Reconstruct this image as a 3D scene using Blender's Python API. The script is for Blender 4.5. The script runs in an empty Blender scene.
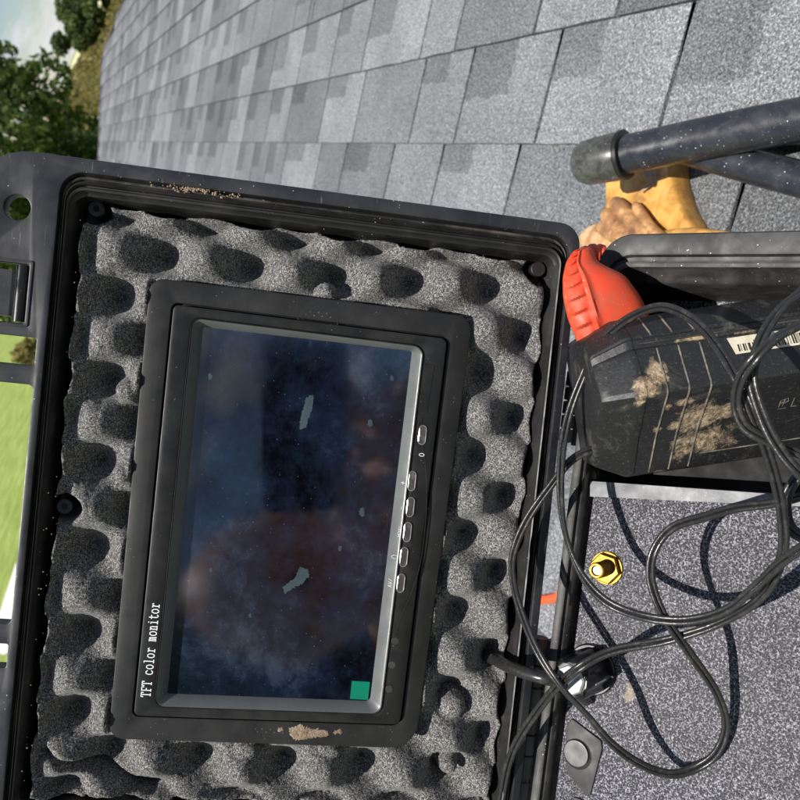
import bpy, bmesh, math, random
import numpy as np
from mathutils import Matrix, Vector
random.seed(7); rng = np.random.default_rng(7)
SC = bpy.context.scene; COL = SC.collection

# ------------------------------------------------------------------ camera, sky, sun, exposure
MM = 0.001
F = 800.0
def unit(v):
    v = np.array(v, float); return v / np.linalg.norm(v)
def ray(x, y): return np.array([x - 400.0, 400.0 - y, -F]) / F
d1 = unit(ray(35, 141))                                   # shingle courses run this way (level)
UP = np.array([-0.80741515, 0.34358091, 0.47961748])
UP = unit(UP - (UP @ d1) * d1)
R = np.array([d1, np.cross(UP, d1), UP])                  # camera -> world
C0 = np.array([0.0, 0.0, 4.6])
SUN = unit([-0.74, -0.05, 0.67])                           # towards the sun, camera axes
cam_d = bpy.data.cameras.new('camera'); cam = bpy.data.objects.new('camera', cam_d); COL.objects.link(cam)
m4 = Matrix([list(R[0]) + [C0[0]], list(R[1]) + [C0[1]], list(R[2]) + [C0[2]], [0, 0, 0, 1]])
cam.matrix_world = m4
cam_d.sensor_width = 36; cam_d.lens = 36.0; cam_d.clip_start = 0.01; cam_d.clip_end = 5000
cam_d.dof.use_dof = True; cam_d.dof.focus_distance = 0.325; cam_d.dof.aperture_fstop = 26
SC.camera = cam
SW = R @ SUN
sun_d = bpy.data.lights.new('sun', 'SUN'); sun = bpy.data.objects.new('sun', sun_d); COL.objects.link(sun)
sun_d.energy = 5.0; sun_d.angle = math.radians(0.5); sun_d.color = (1.0, 0.955, 0.89)
sun.rotation_euler = Vector(SW).to_track_quat('Z', 'Y').to_euler(); sun.location = (0, 0, 30)
world = bpy.data.worlds.new('World'); SC.world = world; world.use_nodes = True
wt = world.node_tree; wt.nodes.clear()
def wn(t, **k):
    n = wt.nodes.new(t)
    for a, b in k.items(): setattr(n, a, b)
    return n
sky = wn('ShaderNodeTexSky', sky_type='NISHITA', sun_disc=False)
sky.dust_density = 0.2; sky.ozone_density = 1.2; sky.sun_elevation = math.asin(SW[2]); sky.sun_rotation = math.atan2(SW[0], SW[1])
bg = wn('ShaderNodeBackground'); bg.inputs[1].default_value = 0.066
tc = wn('ShaderNodeTexCoord'); mp = wn('ShaderNodeMapping'); mp.inputs['Scale'].default_value = (2.2, 2.2, 5.5)
no = wn('ShaderNodeTexNoise'); no.inputs['Scale'].default_value = 3.1; no.inputs['Detail'].default_value = 7; no.inputs['Roughness'].default_value = 0.55
cr = wn('ShaderNodeValToRGB'); cr.color_ramp.elements[0].position = 0.50; cr.color_ramp.elements[1].position = 0.68
mx = wn('ShaderNodeMix', data_type='RGBA'); mx.inputs['B'].default_value = (10.0, 10.3, 11.0, 1)
out = wn('ShaderNodeOutputWorld'); L_ = wt.links.new
L_(tc.outputs['Generated'], mp.inputs['Vector']); L_(mp.outputs[0], no.inputs['Vector']); L_(no.outputs['Fac'], cr.inputs[0])
L_(cr.outputs[0], mx.inputs['Factor']); L_(sky.outputs[0], mx.inputs['A']); L_(mx.outputs['Result'], bg.inputs[0]); L_(bg.outputs[0], out.inputs[0])
SC.view_settings.view_transform = 'Standard'; SC.view_settings.look = 'None'
SC.view_settings.exposure = 0.38; SC.view_settings.gamma = 1.0
SC.render.resolution_x = SC.render.resolution_y = 1024

# ------------------------------------------------------------------ frames (all lengths in mm, camera axes)
class Frame:
    def __init__(s, o, x, y, z): s.o, s.x, s.y, s.z = [np.array(a, float) for a in (o, x, y, z)]
    def loc(s, P): d = np.array(P) - s.o; return np.array([d @ s.x, d @ s.y, d @ s.z])
    def cam(s, p): return s.o + p[0] * s.x + p[1] * s.y + p[2] * s.z
    def at(s, px, py, h=0.0):                              # the point of the plane at height h that the lens sees at a pixel
        r = ray(px, py); return s.loc(r * ((s.z @ s.o + h) / (s.z @ r)))
    def mat(s, origin=(0, 0, 0)):
        A = np.eye(4); A[:3, 0] = R @ s.x; A[:3, 1] = R @ s.y; A[:3, 2] = R @ s.z
        A[:3, 3] = C0 + R @ s.cam(origin) * MM
        return Matrix(A.tolist())
U = np.array([-0.10334676, -0.99436123, -0.02377363]); V = np.array([0.98597041, -0.09926626, -0.13419599])
U = unit(U); V = unit(V - (V @ U) * U)
LID = Frame([-79.86620227, 30.40591457, -324.3297554], U, V, np.cross(U, V))
Ph = ray(533, 690); Ph = Ph * ((LID.z @ LID.o) / (LID.z @ Ph))
EU = unit([-.125, -.992, 0]); D_ = np.array([.80, -.10, .59]); D_ = unit(D_ - (D_ @ EU) * EU)
BASE = Frame(Ph, EU, D_, np.cross(EU, D_))
RN = unit([-0.89914596, 0.06817346, 0.4323065]); RN = unit(RN - (RN @ d1) * d1)
H = 500.0
ROOF = Frame(-RN * H, d1, np.cross(RN, d1), RN)
WORLD_LOCAL = Matrix.Identity(4)

# ------------------------------------------------------------------ materials
def new_mat(name):
    m = bpy.data.materials.new(name); m.use_nodes = True; nt = m.node_tree
    b = nt.nodes['Principled BSDF']; return m, nt, b
def N_(nt, t, **k):
    n = nt.nodes.new(t)
    for a, b in k.items():
        if a in n.inputs.keys() if hasattr(n.inputs, 'keys') else False: n.inputs[a].default_value = b
        else: setattr(n, a, b)
    return n
def noise(nt, scale, detail=3, rough=.5, vec=None, dist=0):
    n = nt.nodes.new('ShaderNodeTexNoise'); n.inputs['Scale'].default_value = scale
    n.inputs['Detail'].default_value = detail; n.inputs['Roughness'].default_value = rough; n.inputs['Distortion'].default_value = dist
    if vec is None:
        vec = objc(nt)
    nt.links.new(vec, n.inputs['Vector']); return n.outputs['Fac']
def voro(nt, scale, vec=None, out='Color'):
    n = nt.nodes.new('ShaderNodeTexVoronoi'); n.inputs['Scale'].default_value = scale
    nt.links.new(vec if vec is not None else objc(nt), n.inputs['Vector']); return n.outputs[out]
def objc(nt):
    n = nt.nodes.get('OC')
    if not n: n = nt.nodes.new('ShaderNodeTexCoord'); n.name = 'OC'
    return n.outputs['Object']
def ramp(nt, fac, stops):
    n = nt.nodes.new('ShaderNodeValToRGB'); e = n.color_ramp.elements
    while len(e) < len(stops): e.new(0.5)
    for i, (p, c) in enumerate(stops):
        e[i].position = p; e[i].color = (c, c, c, 1) if isinstance(c, (int, float)) else (*c, 1)
    nt.links.new(fac, n.inputs[0]); return n.outputs[0]
def mix(nt, f, a, b, blend='MIX'):
    n = nt.nodes.new('ShaderNodeMix'); n.data_type = 'RGBA'; n.blend_type = blend
    for s, v in (('Factor', f), ('A', a), ('B', b)):
        i = n.inputs[s]
        if isinstance(v, (int, float)) and s == 'Factor': i.default_value = v
        elif isinstance(v, tuple): i.default_value = (*v, 1)
        elif isinstance(v, (int, float)): i.default_value = (v, v, v, 1)
        else: nt.links.new(v, i)
    return n.outputs['Result']
def bump(nt, b, h, strength, dist):
    n = nt.nodes.new('ShaderNodeBump'); n.inputs['Strength'].default_value = strength; n.inputs['Distance'].default_value = dist
    nt.links.new(h, n.inputs['Height']); nt.links.new(n.outputs[0], b.inputs['Normal'])
def pmat(name, col, rough=.5, metal=0, spec=.5, dust=None, grain=None, specks=None, scratch=None, coat=0, rvar=.1):
    """col base colour; dust=(colour, amount, scale); grain=(scale, strength, distance); specks=(scale, threshold, colour); scratch=colour"""
    m, nt, b = new_mat(name)
    c = (*col, ) if not isinstance(col, (int, float)) else (col,) * 3
    cc = mix(nt, noise(nt, 60, 4), tuple(x * .8 for x in c), tuple(min(1, x * 1.2) for x in c))
    if dust:
        dc, amt, sc = dust
        f = ramp(nt, noise(nt, sc, 6, .65, dist=.6), [(1 - amt - .12, 0), (min(1, 1 - amt + .22), .75)])
        cc = mix(nt, f, cc, dc)
    if scratch:
        mp = nt.nodes.new('ShaderNodeMapping'); mp.inputs['Rotation'].default_value = (.3, .2, .9); mp.inputs['Scale'].default_value = (1, 14, 6)
        nt.links.new(objc(nt), mp.inputs[0])
        f = ramp(nt, noise(nt, 90, 3, .6, mp.outputs[0]), [(.66, 0), (.72, .6)])
        cc = mix(nt, f, cc, scratch)
    if specks:
        sc, th, scol = specks
        n = nt.nodes.new('ShaderNodeTexVoronoi'); n.inputs['Scale'].default_value = sc; nt.links.new(objc(nt), n.inputs['Vector'])
        f = ramp(nt, n.outputs['Distance'], [(th * .6, 1), (th, 0)])
        g = ramp(nt, noise(nt, sc * .35, 2), [(.55, 0), (.6, 1)])
        ff = nt.nodes.new('ShaderNodeMath'); ff.operation = 'MULTIPLY'; nt.links.new(f, ff.inputs[0]); nt.links.new(g, ff.inputs[1])
        cc = mix(nt, ff.outputs[0], cc, scol)
    nt.links.new(cc, b.inputs['Base Color'])
    rr = nt.nodes.new('ShaderNodeMapRange'); nt.links.new(noise(nt, 130, 4), rr.inputs[0])
    rr.inputs['From Min'].default_value = .3; rr.inputs['From Max'].default_value = .7
    rr.inputs['To Min'].default_value = max(.02, rough - rvar); rr.inputs['To Max'].default_value = min(1, rough + rvar)
    nt.links.new(rr.outputs[0], b.inputs['Roughness'])
    b.inputs['Metallic'].default_value = metal; b.inputs['Specular IOR Level'].default_value = spec
    b.inputs['Coat Weight'].default_value = coat
    if grain: bump(nt, b, noise(nt, grain[0], 3, .6), grain[1], grain[2])
    return m
DUST = (.17, .15, .125)
M = {}
M['shell'] = pmat('black_case_plastic', (.012, .0127, .016), .45, spec=.45, dust=((.05, .051, .056), .45, 30), grain=(2600, .12, .0002), specks=(420, .10, (.5, .48, .43)), scratch=(.12, .12, .12))
M['shell_in'] = pmat('black_lid_recess', .011, .5, dust=((.06, .055, .05), .4, 40), specks=(420, .10, (.4, .38, .33)))
M['seal'] = pmat('rubber_gasket', .012, .6, dust=(DUST, .45, 35), specks=(500, .12, (.5, .45, .36)))
M['flange'] = pmat('matt_flange', .012, .5, spec=.32, dust=((.035, .035, .035), .42, 25), grain=(5000, .15, .0001), specks=(600, .09, (.35, .33, .28)))
M['bezel'] = pmat('satin_bezel', .010, .42, spec=.35, dust=((.03, .03, .03), .42, 40), grain=(6000, .15, .00008), specks=(600, .09, (.4, .38, .33)))
M['bevel'] = pmat('silvered_bevel', (.10, .108, .106), .33, spec=.5, specks=(600, .08, (.3, .3, .25)))
M['groove'] = pmat('black_gap', .003, .8)
M['white_ink'] = pmat('white_ink', (.75, .78, .8), .6)
M['chrome'] = pmat('button_rim', (.42, .38, .40), .25, metal=.8)
M['button'] = pmat('button_top', .05, .25, dust=((.2, .19, .17), .4, 300))
M['green'] = pmat('green_sticker', (.0, .17, .095), .35)
M['mud'] = pmat('dried_mud', (.22, .155, .10), .95, grain=(900, .8, .001), dust=((.40, .32, .23), .5, 300))
M['knuckle'] = pmat('hinge_plastic', .035, .36, dust=((.1, .1, .1), .5, 70), grain=(3000, .2, .0001))
M['pin'] = pmat('rusty_pin', (.09, .05, .03), .6)
M['base'] = pmat('black_base_plastic', .02, .6, dust=((.10, .095, .09), .45, 60), grain=(2600, .2, .0002), specks=(420, .13, (.55, .52, .46)), scratch=(.2, .2, .19))
M['bar'] = pmat('grey_bar', (.075, .082, .094), .5, specks=(700, .2, (.36, .36, .36)), dust=((.2, .2, .2), .45, 200))
M['knob'] = pmat('knob_gloss', .006, .24, specks=(900, .12, (.3, .3, .3)))
M['knobtop'] = pmat('knob_cap', (.22, .225, .24), .35, metal=.2, dust=((.6, .6, .6), .45, 200))
M['brass'] = pmat('brass', (.33, .18, .035), .48, metal=1, dust=((.10, .06, .02), .5, 500))
M['pushplate'] = pmat('push_plate', .022, .6, dust=((.06, .06, .06), .45, 90))
M['pushcap'] = pmat('push_cap', .035, .45, dust=((.12, .12, .115), .55, 150))
M['cable'] = pmat('cable_sheath', .02, .3, dust=((.12, .11, .095), .34, 260), rvar=.08, specks=(900, .10, (.4, .36, .3)), grain=(500, .25, .0006))
M['orange'] = pmat('orange_rubber', (.66, .062, .022), .55, dust=((.36, .11, .06), .46, 160), grain=(1800, .2, .0002), specks=(700, .09, (.9, .5, .4)))
M['orange_cord'] = pmat('orange_cord', (.75, .10, .03), .5)
M['tube'] = pmat('black_tube', (.018, .020, .027), .32, dust=((.06, .06, .062), .42, 60), specks=(330, .15, (.75, .75, .75)), scratch=(.25, .25, .25), grain=(900, .25, .0003))
M['cap'] = pmat('scuffed_rubber', (.035, .036, .033), .28, dust=((.13, .13, .115), .5, 120), scratch=(.5, .5, .46), specks=(400, .14, (.6, .6, .5)))
M['capring'] = pmat('rubber_collar', .012, .35)
M['white'] = pmat('white_paint', .75, .7)
M['wallside'] = pmat('house_siding', (.55, .53, .5), .7)
M['deck'] = pmat('roof_underlay', .02, .9)
M['drip'] = pmat('grey_drip_edge', (.16, .15, .17), .6)
M['bark'] = pmat('bark', (.10, .075, .055), .9)
M['silver'] = pmat('steel_pin', (.35, .35, .36), .3, metal=.8)

def mat_panel(name, dark, light, scale, thr=.5):
    m, nt, b = new_mat(name)
    v1 = noise(nt, scale, 1, .6); v2 = noise(nt, scale * 1.9, 1, .5)
    mm_ = mix(nt, .4, v1, v2)
    c = ramp(nt, mm_, [(thr - .11, dark), (thr - .01, tuple((a + b_) / 2.6 for a, b_ in zip(dark, light))), (thr + .10, light)])
    big = ramp(nt, noise(nt, 30, 5, .6, dist=.5), [(.35, .8), (.7, 1.15)])
    c = mix(nt, 1.0, c, big, 'MULTIPLY')
    st = ramp(nt, noise(nt, 55, 3, .5), [(.70, 0), (.76, .5)])
    c = mix(nt, st, c, (.42, .34, .22))
    nt.links.new(c, b.inputs['Base Color']); b.inputs['Roughness'].default_value = .62
    bump(nt, b, v1, .7, .0006); return m
M['panel'] = mat_panel('granular_panel', (.008, .008, .014), (.33, .325, .37), 1150, .575)
M['floor'] = mat_panel('granular_floor', (.012, .013, .016), (.42, .42, .41), 800, .55)

def mat_foam():
    m, nt, b = new_mat('charcoal_foam')
    v = noise(nt, 1900, 2, .8); v2 = noise(nt, 900, 2, .6)
    c = ramp(nt, mix(nt, .3, v, v2), [(.38, (.013, .013, .014)), (.50, (.085, .085, .084)), (.62, (.37, .36, .34))])
    st = ramp(nt, noise(nt, 45, 4, .6), [(.62, 0), (.76, .25)])
    c = mix(nt, st, c, (.28, .24, .17))
    nt.links.new(c, b.inputs['Base Color']); b.inputs['Roughness'].default_value = .95; b.inputs['Specular IOR Level'].default_value = .1
    b.inputs['Sheen Weight'].default_value = .15
    bump(nt, b, v, .6, .0006); return m
M['foam'] = mat_foam()

def mat_screen():
    m, nt, b = new_mat('dusty_hazed_lcd_glass')
    haze = ramp(nt, noise(nt, 26, 9, .75, dist=.15), [(.40, (.0015, .002, .004)), (.56, (.007, .012, .026)), (.70, (.028, .040, .065))])  # blue reflected haze of the glass, painted into the base colour
    dots = nt.nodes.new('ShaderNodeTexVoronoi'); dots.inputs['Scale'].default_value = 800; nt.links.new(objc(nt), dots.inputs['Vector'])
    f1 = ramp(nt, dots.outputs['Distance'], [(.10, 1), (.17, 0)]); f2 = ramp(nt, voro(nt, 800), [(.72, 0), (1.0, .55)])
    mu = nt.nodes.new('ShaderNodeMath'); mu.operation = 'MULTIPLY'; nt.links.new(f1, mu.inputs[0]); nt.links.new(f2, mu.inputs[1])
    c = mix(nt, mu.outputs[0], haze, (.36, .36, .38))
    nt.links.new(c, b.inputs['Base Color'])
    rr = ramp(nt, noise(nt, 35, 7, .7, dist=.1), [(.35, .03), (.7, .12)])
    nt.links.new(rr, b.inputs['Roughness']); b.inputs['Specular IOR Level'].default_value = 1.0
    return m
M['screen'] = mat_screen()
M['smear'] = pmat('pale_smear', (.024, .045, .056), .6)

def mat_shingle():
    m, nt, b = new_mat('asphalt_shingle')
    at = nt.nodes.new('ShaderNodeAttribute'); at.attribute_name = 'tone'
    sp = nt.nodes.new('ShaderNodeSeparateColor'); nt.links.new(at.outputs['Color'], sp.inputs[0])
    uv = nt.nodes.new('ShaderNodeUVMap'); su = nt.nodes.new('ShaderNodeSeparateXYZ'); nt.links.new(uv.outputs[0], su.inputs[0])
    geo = nt.nodes.new('ShaderNodeNewGeometry'); pos = geo.outputs['Position']
    def mth(op, a, b_=None):
        n = nt.nodes.new('ShaderNodeMath'); n.operation = op
        for i, v in enumerate((a, b_)):
            if v is None: continue
            if isinstance(v, (int, float)): n.inputs[i].default_value = v
            else: nt.links.new(v, n.inputs[i])
        return n.outputs[0]
    wob = mth('MULTIPLY', mth('SUBTRACT', noise(nt, 60, 4, .7, pos), .5), .16)
    ux = mth('ADD', su.outputs[0], wob); vy = mth('ADD', su.outputs[1], wob)
    # darker granule blend printed at the top of part of the tab, as on laminated shingles
    p1 = mth('MULTIPLY', mth('GREATER_THAN', ux, sp.outputs[1]), mth('GREATER_THAN', vy, sp.outputs[2]))
    tone = mth('MULTIPLY', mth('ADD', mth('MULTIPLY', sp.outputs[0], .38), .42), mth('SUBTRACT', 1.0, mth('MULTIPLY', p1, .33)))
    big = ramp(nt, noise(nt, 9, 5, .6, pos), [(.35, .86), (.7, 1.12)])
    g1 = noise(nt, 480, 2, .8, pos); g2 = noise(nt, 1000, 1, .5, pos)
    c = ramp(nt, mix(nt, .35, g1, g2), [(.35, (.04, .043, .05)), (.46, (.17, .178, .19)), (.55, (.32, .33, .345)), (.66, (.74, .76, .79))])
    c = mix(nt, 1.0, c, big, 'MULTIPLY')
    tn = nt.nodes.new('ShaderNodeCombineColor')
    for i in range(3): nt.links.new(tone, tn.inputs[i])
    c = mix(nt, 1.0, c, tn.outputs[0], 'MULTIPLY')
    nt.links.new(c, b.inputs['Base Color']); b.inputs['Roughness'].default_value = .85; b.inputs['Specular IOR Level'].default_value = .3
    bump(nt, b, g1, .55, .0015); return m
M['shingle'] = mat_shingle()

def mat_foliage(name, c1, c2):
    m, nt, b = new_mat(name)
    at = nt.nodes.new('ShaderNodeAttribute'); at.attribute_name = 'leaf'
    nt.links.new(mix(nt, at.outputs['Fac'], c1, c2), b.inputs['Base Color'])
    b.inputs['Roughness'].default_value = .6; b.inputs['Specular IOR Level'].default_value = .25
    b.inputs['Subsurface Weight'].default_value = 0
    tr = nt.nodes.new('ShaderNodeBsdfTranslucent'); nt.links.new(mix(nt, at.outputs['Fac'], tuple(x * 1.2 for x in c1), tuple(x * 1.5 for x in c2)), tr.inputs[0])
    ms = nt.nodes.new('ShaderNodeMixShader'); ms.inputs[0].default_value = .35
    nt.links.new(b.outputs[0], ms.inputs[1]); nt.links.new(tr.outputs[0], ms.inputs[2]); nt.links.new(ms.outputs[0], nt.nodes['Material Output'].inputs[0])
    return m
M['leaf'] = mat_foliage('green_foliage', (.040, .070, .020), (.13, .185, .045))
M['leaf_far'] = mat_foliage('far_foliage', (.035, .065, .02), (.10, .14, .035))
M['brush'] = mat_foliage('dry_brush', (.10, .10, .03), (.27, .22, .07))

def mat_ground(name, cols, s):
    m, nt, b = new_mat(name)
    n = mix(nt, .45, noise(nt, s, 5, .65), noise(nt, s * 14, 3, .6))
    nt.links.new(ramp(nt, n, [(.34, cols[0]), (.5, cols[1]), (.66, cols[2])]), b.inputs['Base Color']); b.inputs['Roughness'].default_value = .95
    b.inputs['Specular IOR Level'].default_value = .1
    return m
M['lawn'] = mat_ground('lawn', [(.10, .15, .03), (.20, .25, .06), (.32, .35, .12)], .9)
M['meadow'] = mat_ground('meadow', [(.10, .10, .035), (.20, .17, .06), (.28, .24, .09)], .25)
M['concrete'] = mat_ground('concrete', [(.45, .44, .42), (.55, .54, .52), (.62, .61, .6)], .6)
M['track'] = mat_ground('track', [(.42, .44, .2), (.5, .5, .3), (.55, .55, .35)], .3)

# leather
def mat_leather():
    m, nt, b = new_mat('yellow_leather')
    at = nt.nodes.new('ShaderNodeAttribute'); at.attribute_name = 'wear'
    n1 = noise(nt, 45, 6, .65, dist=.6)
    c = ramp(nt, n1, [(.33, (.26, .13, .04)), (.50, (.55, .28, .06)), (.68, (.68, .41, .13))])
    brn = ramp(nt, noise(nt, 70, 5, .65), [(.35, (.17, .085, .04)), (.52, (.36, .18, .075)), (.68, (.58, .34, .14))]); crm = ramp(nt, noise(nt, 60, 5, .6), [(.35, (.42, .22, .09)), (.6, (.74, .52, .29))])
    w1 = ramp(nt, at.outputs['Fac'], [(.0, 0), (.5, 1)]); w2 = ramp(nt, at.outputs['Fac'], [(.5, 0), (1, 1)])
    c = mix(nt, w2, mix(nt, w1, c, brn), crm)
    nt.links.new(c, b.inputs['Base Color']); b.inputs['Roughness'].default_value = .5
    bump(nt, b, mix(nt, .5, noise(nt, 420, 4, .6), noise(nt, 90, 5, .7, dist=1.5)), .45, .0018); return m
M['leather'] = mat_leather()
M['print'] = pmat('faded_print', (.20, .18, .15), .8, dust=((.60, .32, .08), .5, 300))

# battery: dark plastic with shaped mud stains
def mat_battery():
    m, nt, b = new_mat('muddy_black_plastic')
    base = mix(nt, noise(nt, 70, 5, .65, dist=.8), (.006, .006, .0065), (.021, .022, .024))
    sc = ramp(nt, noise(nt, 38, 6, .7, dist=1.2), [(.56, 0), (.74, .42)])
    base = mix(nt, sc, base, (.20, .185, .15)); base = mix(nt, ramp(nt, noise(nt, 900, 3, .7), [(.6, 0), (.7, .25)]), base, (.25, .24, .2))
    uvn = objc(nt); total = None
    spots = MUD_SPOTS
    for (x, y, z, rx, ry, rz, amt) in [(a - 40, b_ + 5, c_ + 40, d, e, f_, g) for a, b_, c_, d, e, f_, g in spots]:
        mp = nt.nodes.new('ShaderNodeMapping'); mp.vector_type = 'TEXTURE'
        mp.inputs['Location'].default_value = (x * MM, y * MM, z * MM); mp.inputs['Scale'].default_value = (rx * MM, ry * MM, rz * MM)
        nt.links.new(uvn, mp.inputs[0])
        ln = nt.nodes.new('ShaderNodeVectorMath'); ln.operation = 'LENGTH'; nt.links.new(mp.outputs[0], ln.inputs[0])
        w = nt.nodes.new('ShaderNodeMath'); w.operation = 'SUBTRACT'; w.inputs[0].default_value = amt; nt.links.new(ln.outputs['Value'], w.inputs[1])
        if total is None: total = w.outputs[0]
        else:
            k = nt.nodes.new('ShaderNodeMath'); k.operation = 'MAXIMUM'; nt.links.new(total, k.inputs[0]); nt.links.new(w.outputs[0], k.inputs[1]); total = k.outputs[0]
    nn = nt.nodes.new('ShaderNodeMath'); nn.operation = 'MULTIPLY_ADD'; nt.links.new(noise(nt, 190, 5, .75, dist=.5), nn.inputs[0]); nn.inputs[1].default_value = 1.9; nt.links.new(total, nn.inputs[2])
    f = ramp(nt, nn.outputs[0], [(.0, 0), (1.0, 1)])
    mr = nt.nodes.new('ShaderNodeMapRange'); nt.links.new(nn.outputs[0], mr.inputs[0]); mr.inputs['From Min'].default_value = 1.02; mr.inputs['From Max'].default_value = 1.42
    mudc = ramp(nt, noise(nt, 480, 4, .7), [(.35, (.10, .07, .04)), (.5, (.29, .215, .135)), (.66, (.52, .41, .28))])
    c = mix(nt, mr.outputs[0], base, mudc); nt.links.new(c, b.inputs['Base Color'])
    rg = mix(nt, mr.outputs[0], (.5, .5, .5), (.95, .95, .95)); nt.links.new(rg, b.inputs['Roughness'])
    h = mix(nt, mr.outputs[0], mix(nt, 1.0, noise(nt, 350, 4, .6), .25, 'MULTIPLY'), noise(nt, 700, 4, .7)); bump(nt, b, h, .7, .0012)
    return m

# ------------------------------------------------------------------ builders
def tag(o, label=None, cat=None, group=None, kind=None):
    if label: o['label'] = label
    if cat: o['category'] = cat
    if group: o['group'] = group
    if kind: o['kind'] = kind
    return o
def thing(name, label, cat, frame, origin=(0, 0, 0), group=None):
    o = bpy.data.objects.new(name, None); COL.objects.link(o); o.empty_display_size = .02
    o.matrix_world = frame.mat(origin) if isinstance(frame, Frame) else Matrix.Translation(origin)
    o['_org'] = list(origin); tag(o, label, cat, group); return o
class MB:
    def __init__(s): s.v = []; s.f = []; s.m = []
    def add(s, vs, fs, mi=0):
        k = len(s.v); s.v += [tuple(float(c) for c in p) for p in vs]; s.f += [tuple(i + k for i in f) for f in fs]; s.m += [mi] * len(fs); return s
    def grid(s, rows, closed_u=False, closed_v=False, mi=0, caps=False):
        n = len(rows); m = len(rows[0]); vs = [p for r in rows for p in r]; fs = []
        for i in range(n - (0 if closed_u else 1)):
            for j in range(m - (0 if closed_v else 1)):
                a = i * m + j; b = i * m + (j + 1) % m; c = ((i + 1) % n) * m + (j + 1) % m; d = ((i + 1) % n) * m + j
                fs.append((a, b, c, d))
        if caps: fs += [tuple(range(m))[::-1], tuple((n - 1) * m + j for j in range(m))]
        return s.add(vs, fs, mi)
    def box(s, lo, hi, mi=0):
        x0, y0, z0 = lo; x1, y1, z1 = hi
        return s.add([(x0,y0,z0),(x1,y0,z0),(x1,y1,z0),(x0,y1,z0),(x0,y0,z1),(x1,y0,z1),(x1,y1,z1),(x0,y1,z1)],
                     [(0,3,2,1),(4,5,6,7),(0,1,5,4),(1,2,6,5),(2,3,7,6),(3,0,4,7)], mi)
    def tube(s, pts, r, n=12, caps=True, mi=0, squash=None):
        pts = [np.array(p, float) for p in pts]; rr = r if hasattr(r, '__len__') else [r] * len(pts)
        t0 = unit(pts[1] - pts[0]); a = np.array([0, 0, 1.0]) if abs(t0[2]) < .9 else np.array([1.0, 0, 0])
        nrm = unit(np.cross(t0, a)); rows = []
        for i, p in enumerate(pts):
            t = unit(pts[min(i + 1, len(pts) - 1)] - pts[max(i - 1, 0)]); nrm = unit(nrm - (nrm @ t) * t); bn = np.cross(t, nrm)
            rows.append([p + rr[i] * (math.cos(q) * nrm + math.sin(q) * bn) for q in np.linspace(0, 2 * math.pi, n, endpoint=False)])
        return s.grid(rows, closed_v=True, caps=caps, mi=mi)
    def prism(s, pts, z0, z1, inset=0, mi=0):               # convex-ish outline with a small chamfer on top
        n = len(pts); c = np.mean(pts, axis=0); rows = []
        for z, k in ((z0, 0), (z1 - inset, 0), (z1, inset)):
            rows.append([(p[0] - k * unit(p - c)[0], p[1] - k * unit(p - c)[1], z) for p in np.array(pts, float)])
        return s.grid(rows, closed_v=True, caps=True, mi=mi)
    def build(s, name, mat, parent=None, frame=None, smooth=True, angle=40, origin=None):
        me = bpy.data.meshes.new(name); me.from_pydata(s.v, [], s.f)
        return finish(me, name, mat, parent, frame, smooth, angle, s.m, origin)
def root_of(o):
    while o.parent: o = o.parent
    return o
def finish(me, name, mat, parent, frame, smooth=True, angle=40, mi=None, origin=None, scale=MM):
    org = list(root_of(parent).get('_org', (0, 0, 0))) if parent is not None else (origin or (0, 0, 0))
    me.transform(Matrix.Scale(scale, 4) @ Matrix.Translation([-c for c in org]))
    mats = mat if isinstance(mat, (list, tuple)) else [mat]
    for m in mats: me.materials.append(m)
    if mi is not None and any(mi): me.polygons.foreach_set('material_index', mi)
    bm = bmesh.new(); bm.from_mesh(me); bmesh.ops.recalc_face_normals(bm, faces=bm.faces)
    if smooth:
        lim = math.radians(angle)
        for e in bm.edges:
            e.smooth = not (len(e.link_faces) != 2 or e.calc_face_angle(0) > lim)
        for f in bm.faces: f.smooth = True
    bm.to_mesh(me); bm.free(); me.update()
    o = bpy.data.objects.new(name, me); COL.objects.link(o)
    if parent is not None: o.parent = parent
    elif frame is not None: o.matrix_world = frame.mat(org)
    return o
def rpoly(pts, rad, seg=6):                                  # polygon with rounded corners
    pts = [np.array(p[:2], float) for p in pts]; n = len(pts); rad = rad if hasattr(rad, '__len__') else [rad] * n; o = []
    for i in range(n):
        a, p, b = pts[i - 1], pts[i], pts[(i + 1) % n]; r = rad[i]
        if r <= 0: o.append(p); continue
        u1 = unit(a - p); u2 = unit(b - p); ang = math.acos(max(-1, min(1, u1 @ u2))); t = r / math.tan(ang / 2)
        c = p + unit(u1 + u2) * r / math.sin(ang / 2); s = p + u1 * t; e = p + u2 * t
        a0 = math.atan2(*(s - c)[::-1]); a1 = math.atan2(*(e - c)[::-1]); da = (a1 - a0 + math.pi) % (2 * math.pi) - math.pi
        for k in range(seg + 1): q = a0 + da * k / seg; o.append(c + r * np.array([math.cos(q), math.sin(q)]))
    return o
def rect(u0, v0, u1, v1): return [(u0, v0), (u1, v0), (u1, v1), (u0, v1)]
def circle(c, r, n=24, ry=None): return [np.array([c[0] + r * math.cos(q), c[1] + (ry or r) * math.sin(q)]) for q in np.linspace(0, 2 * math.pi, n, endpoint=False)]
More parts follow.
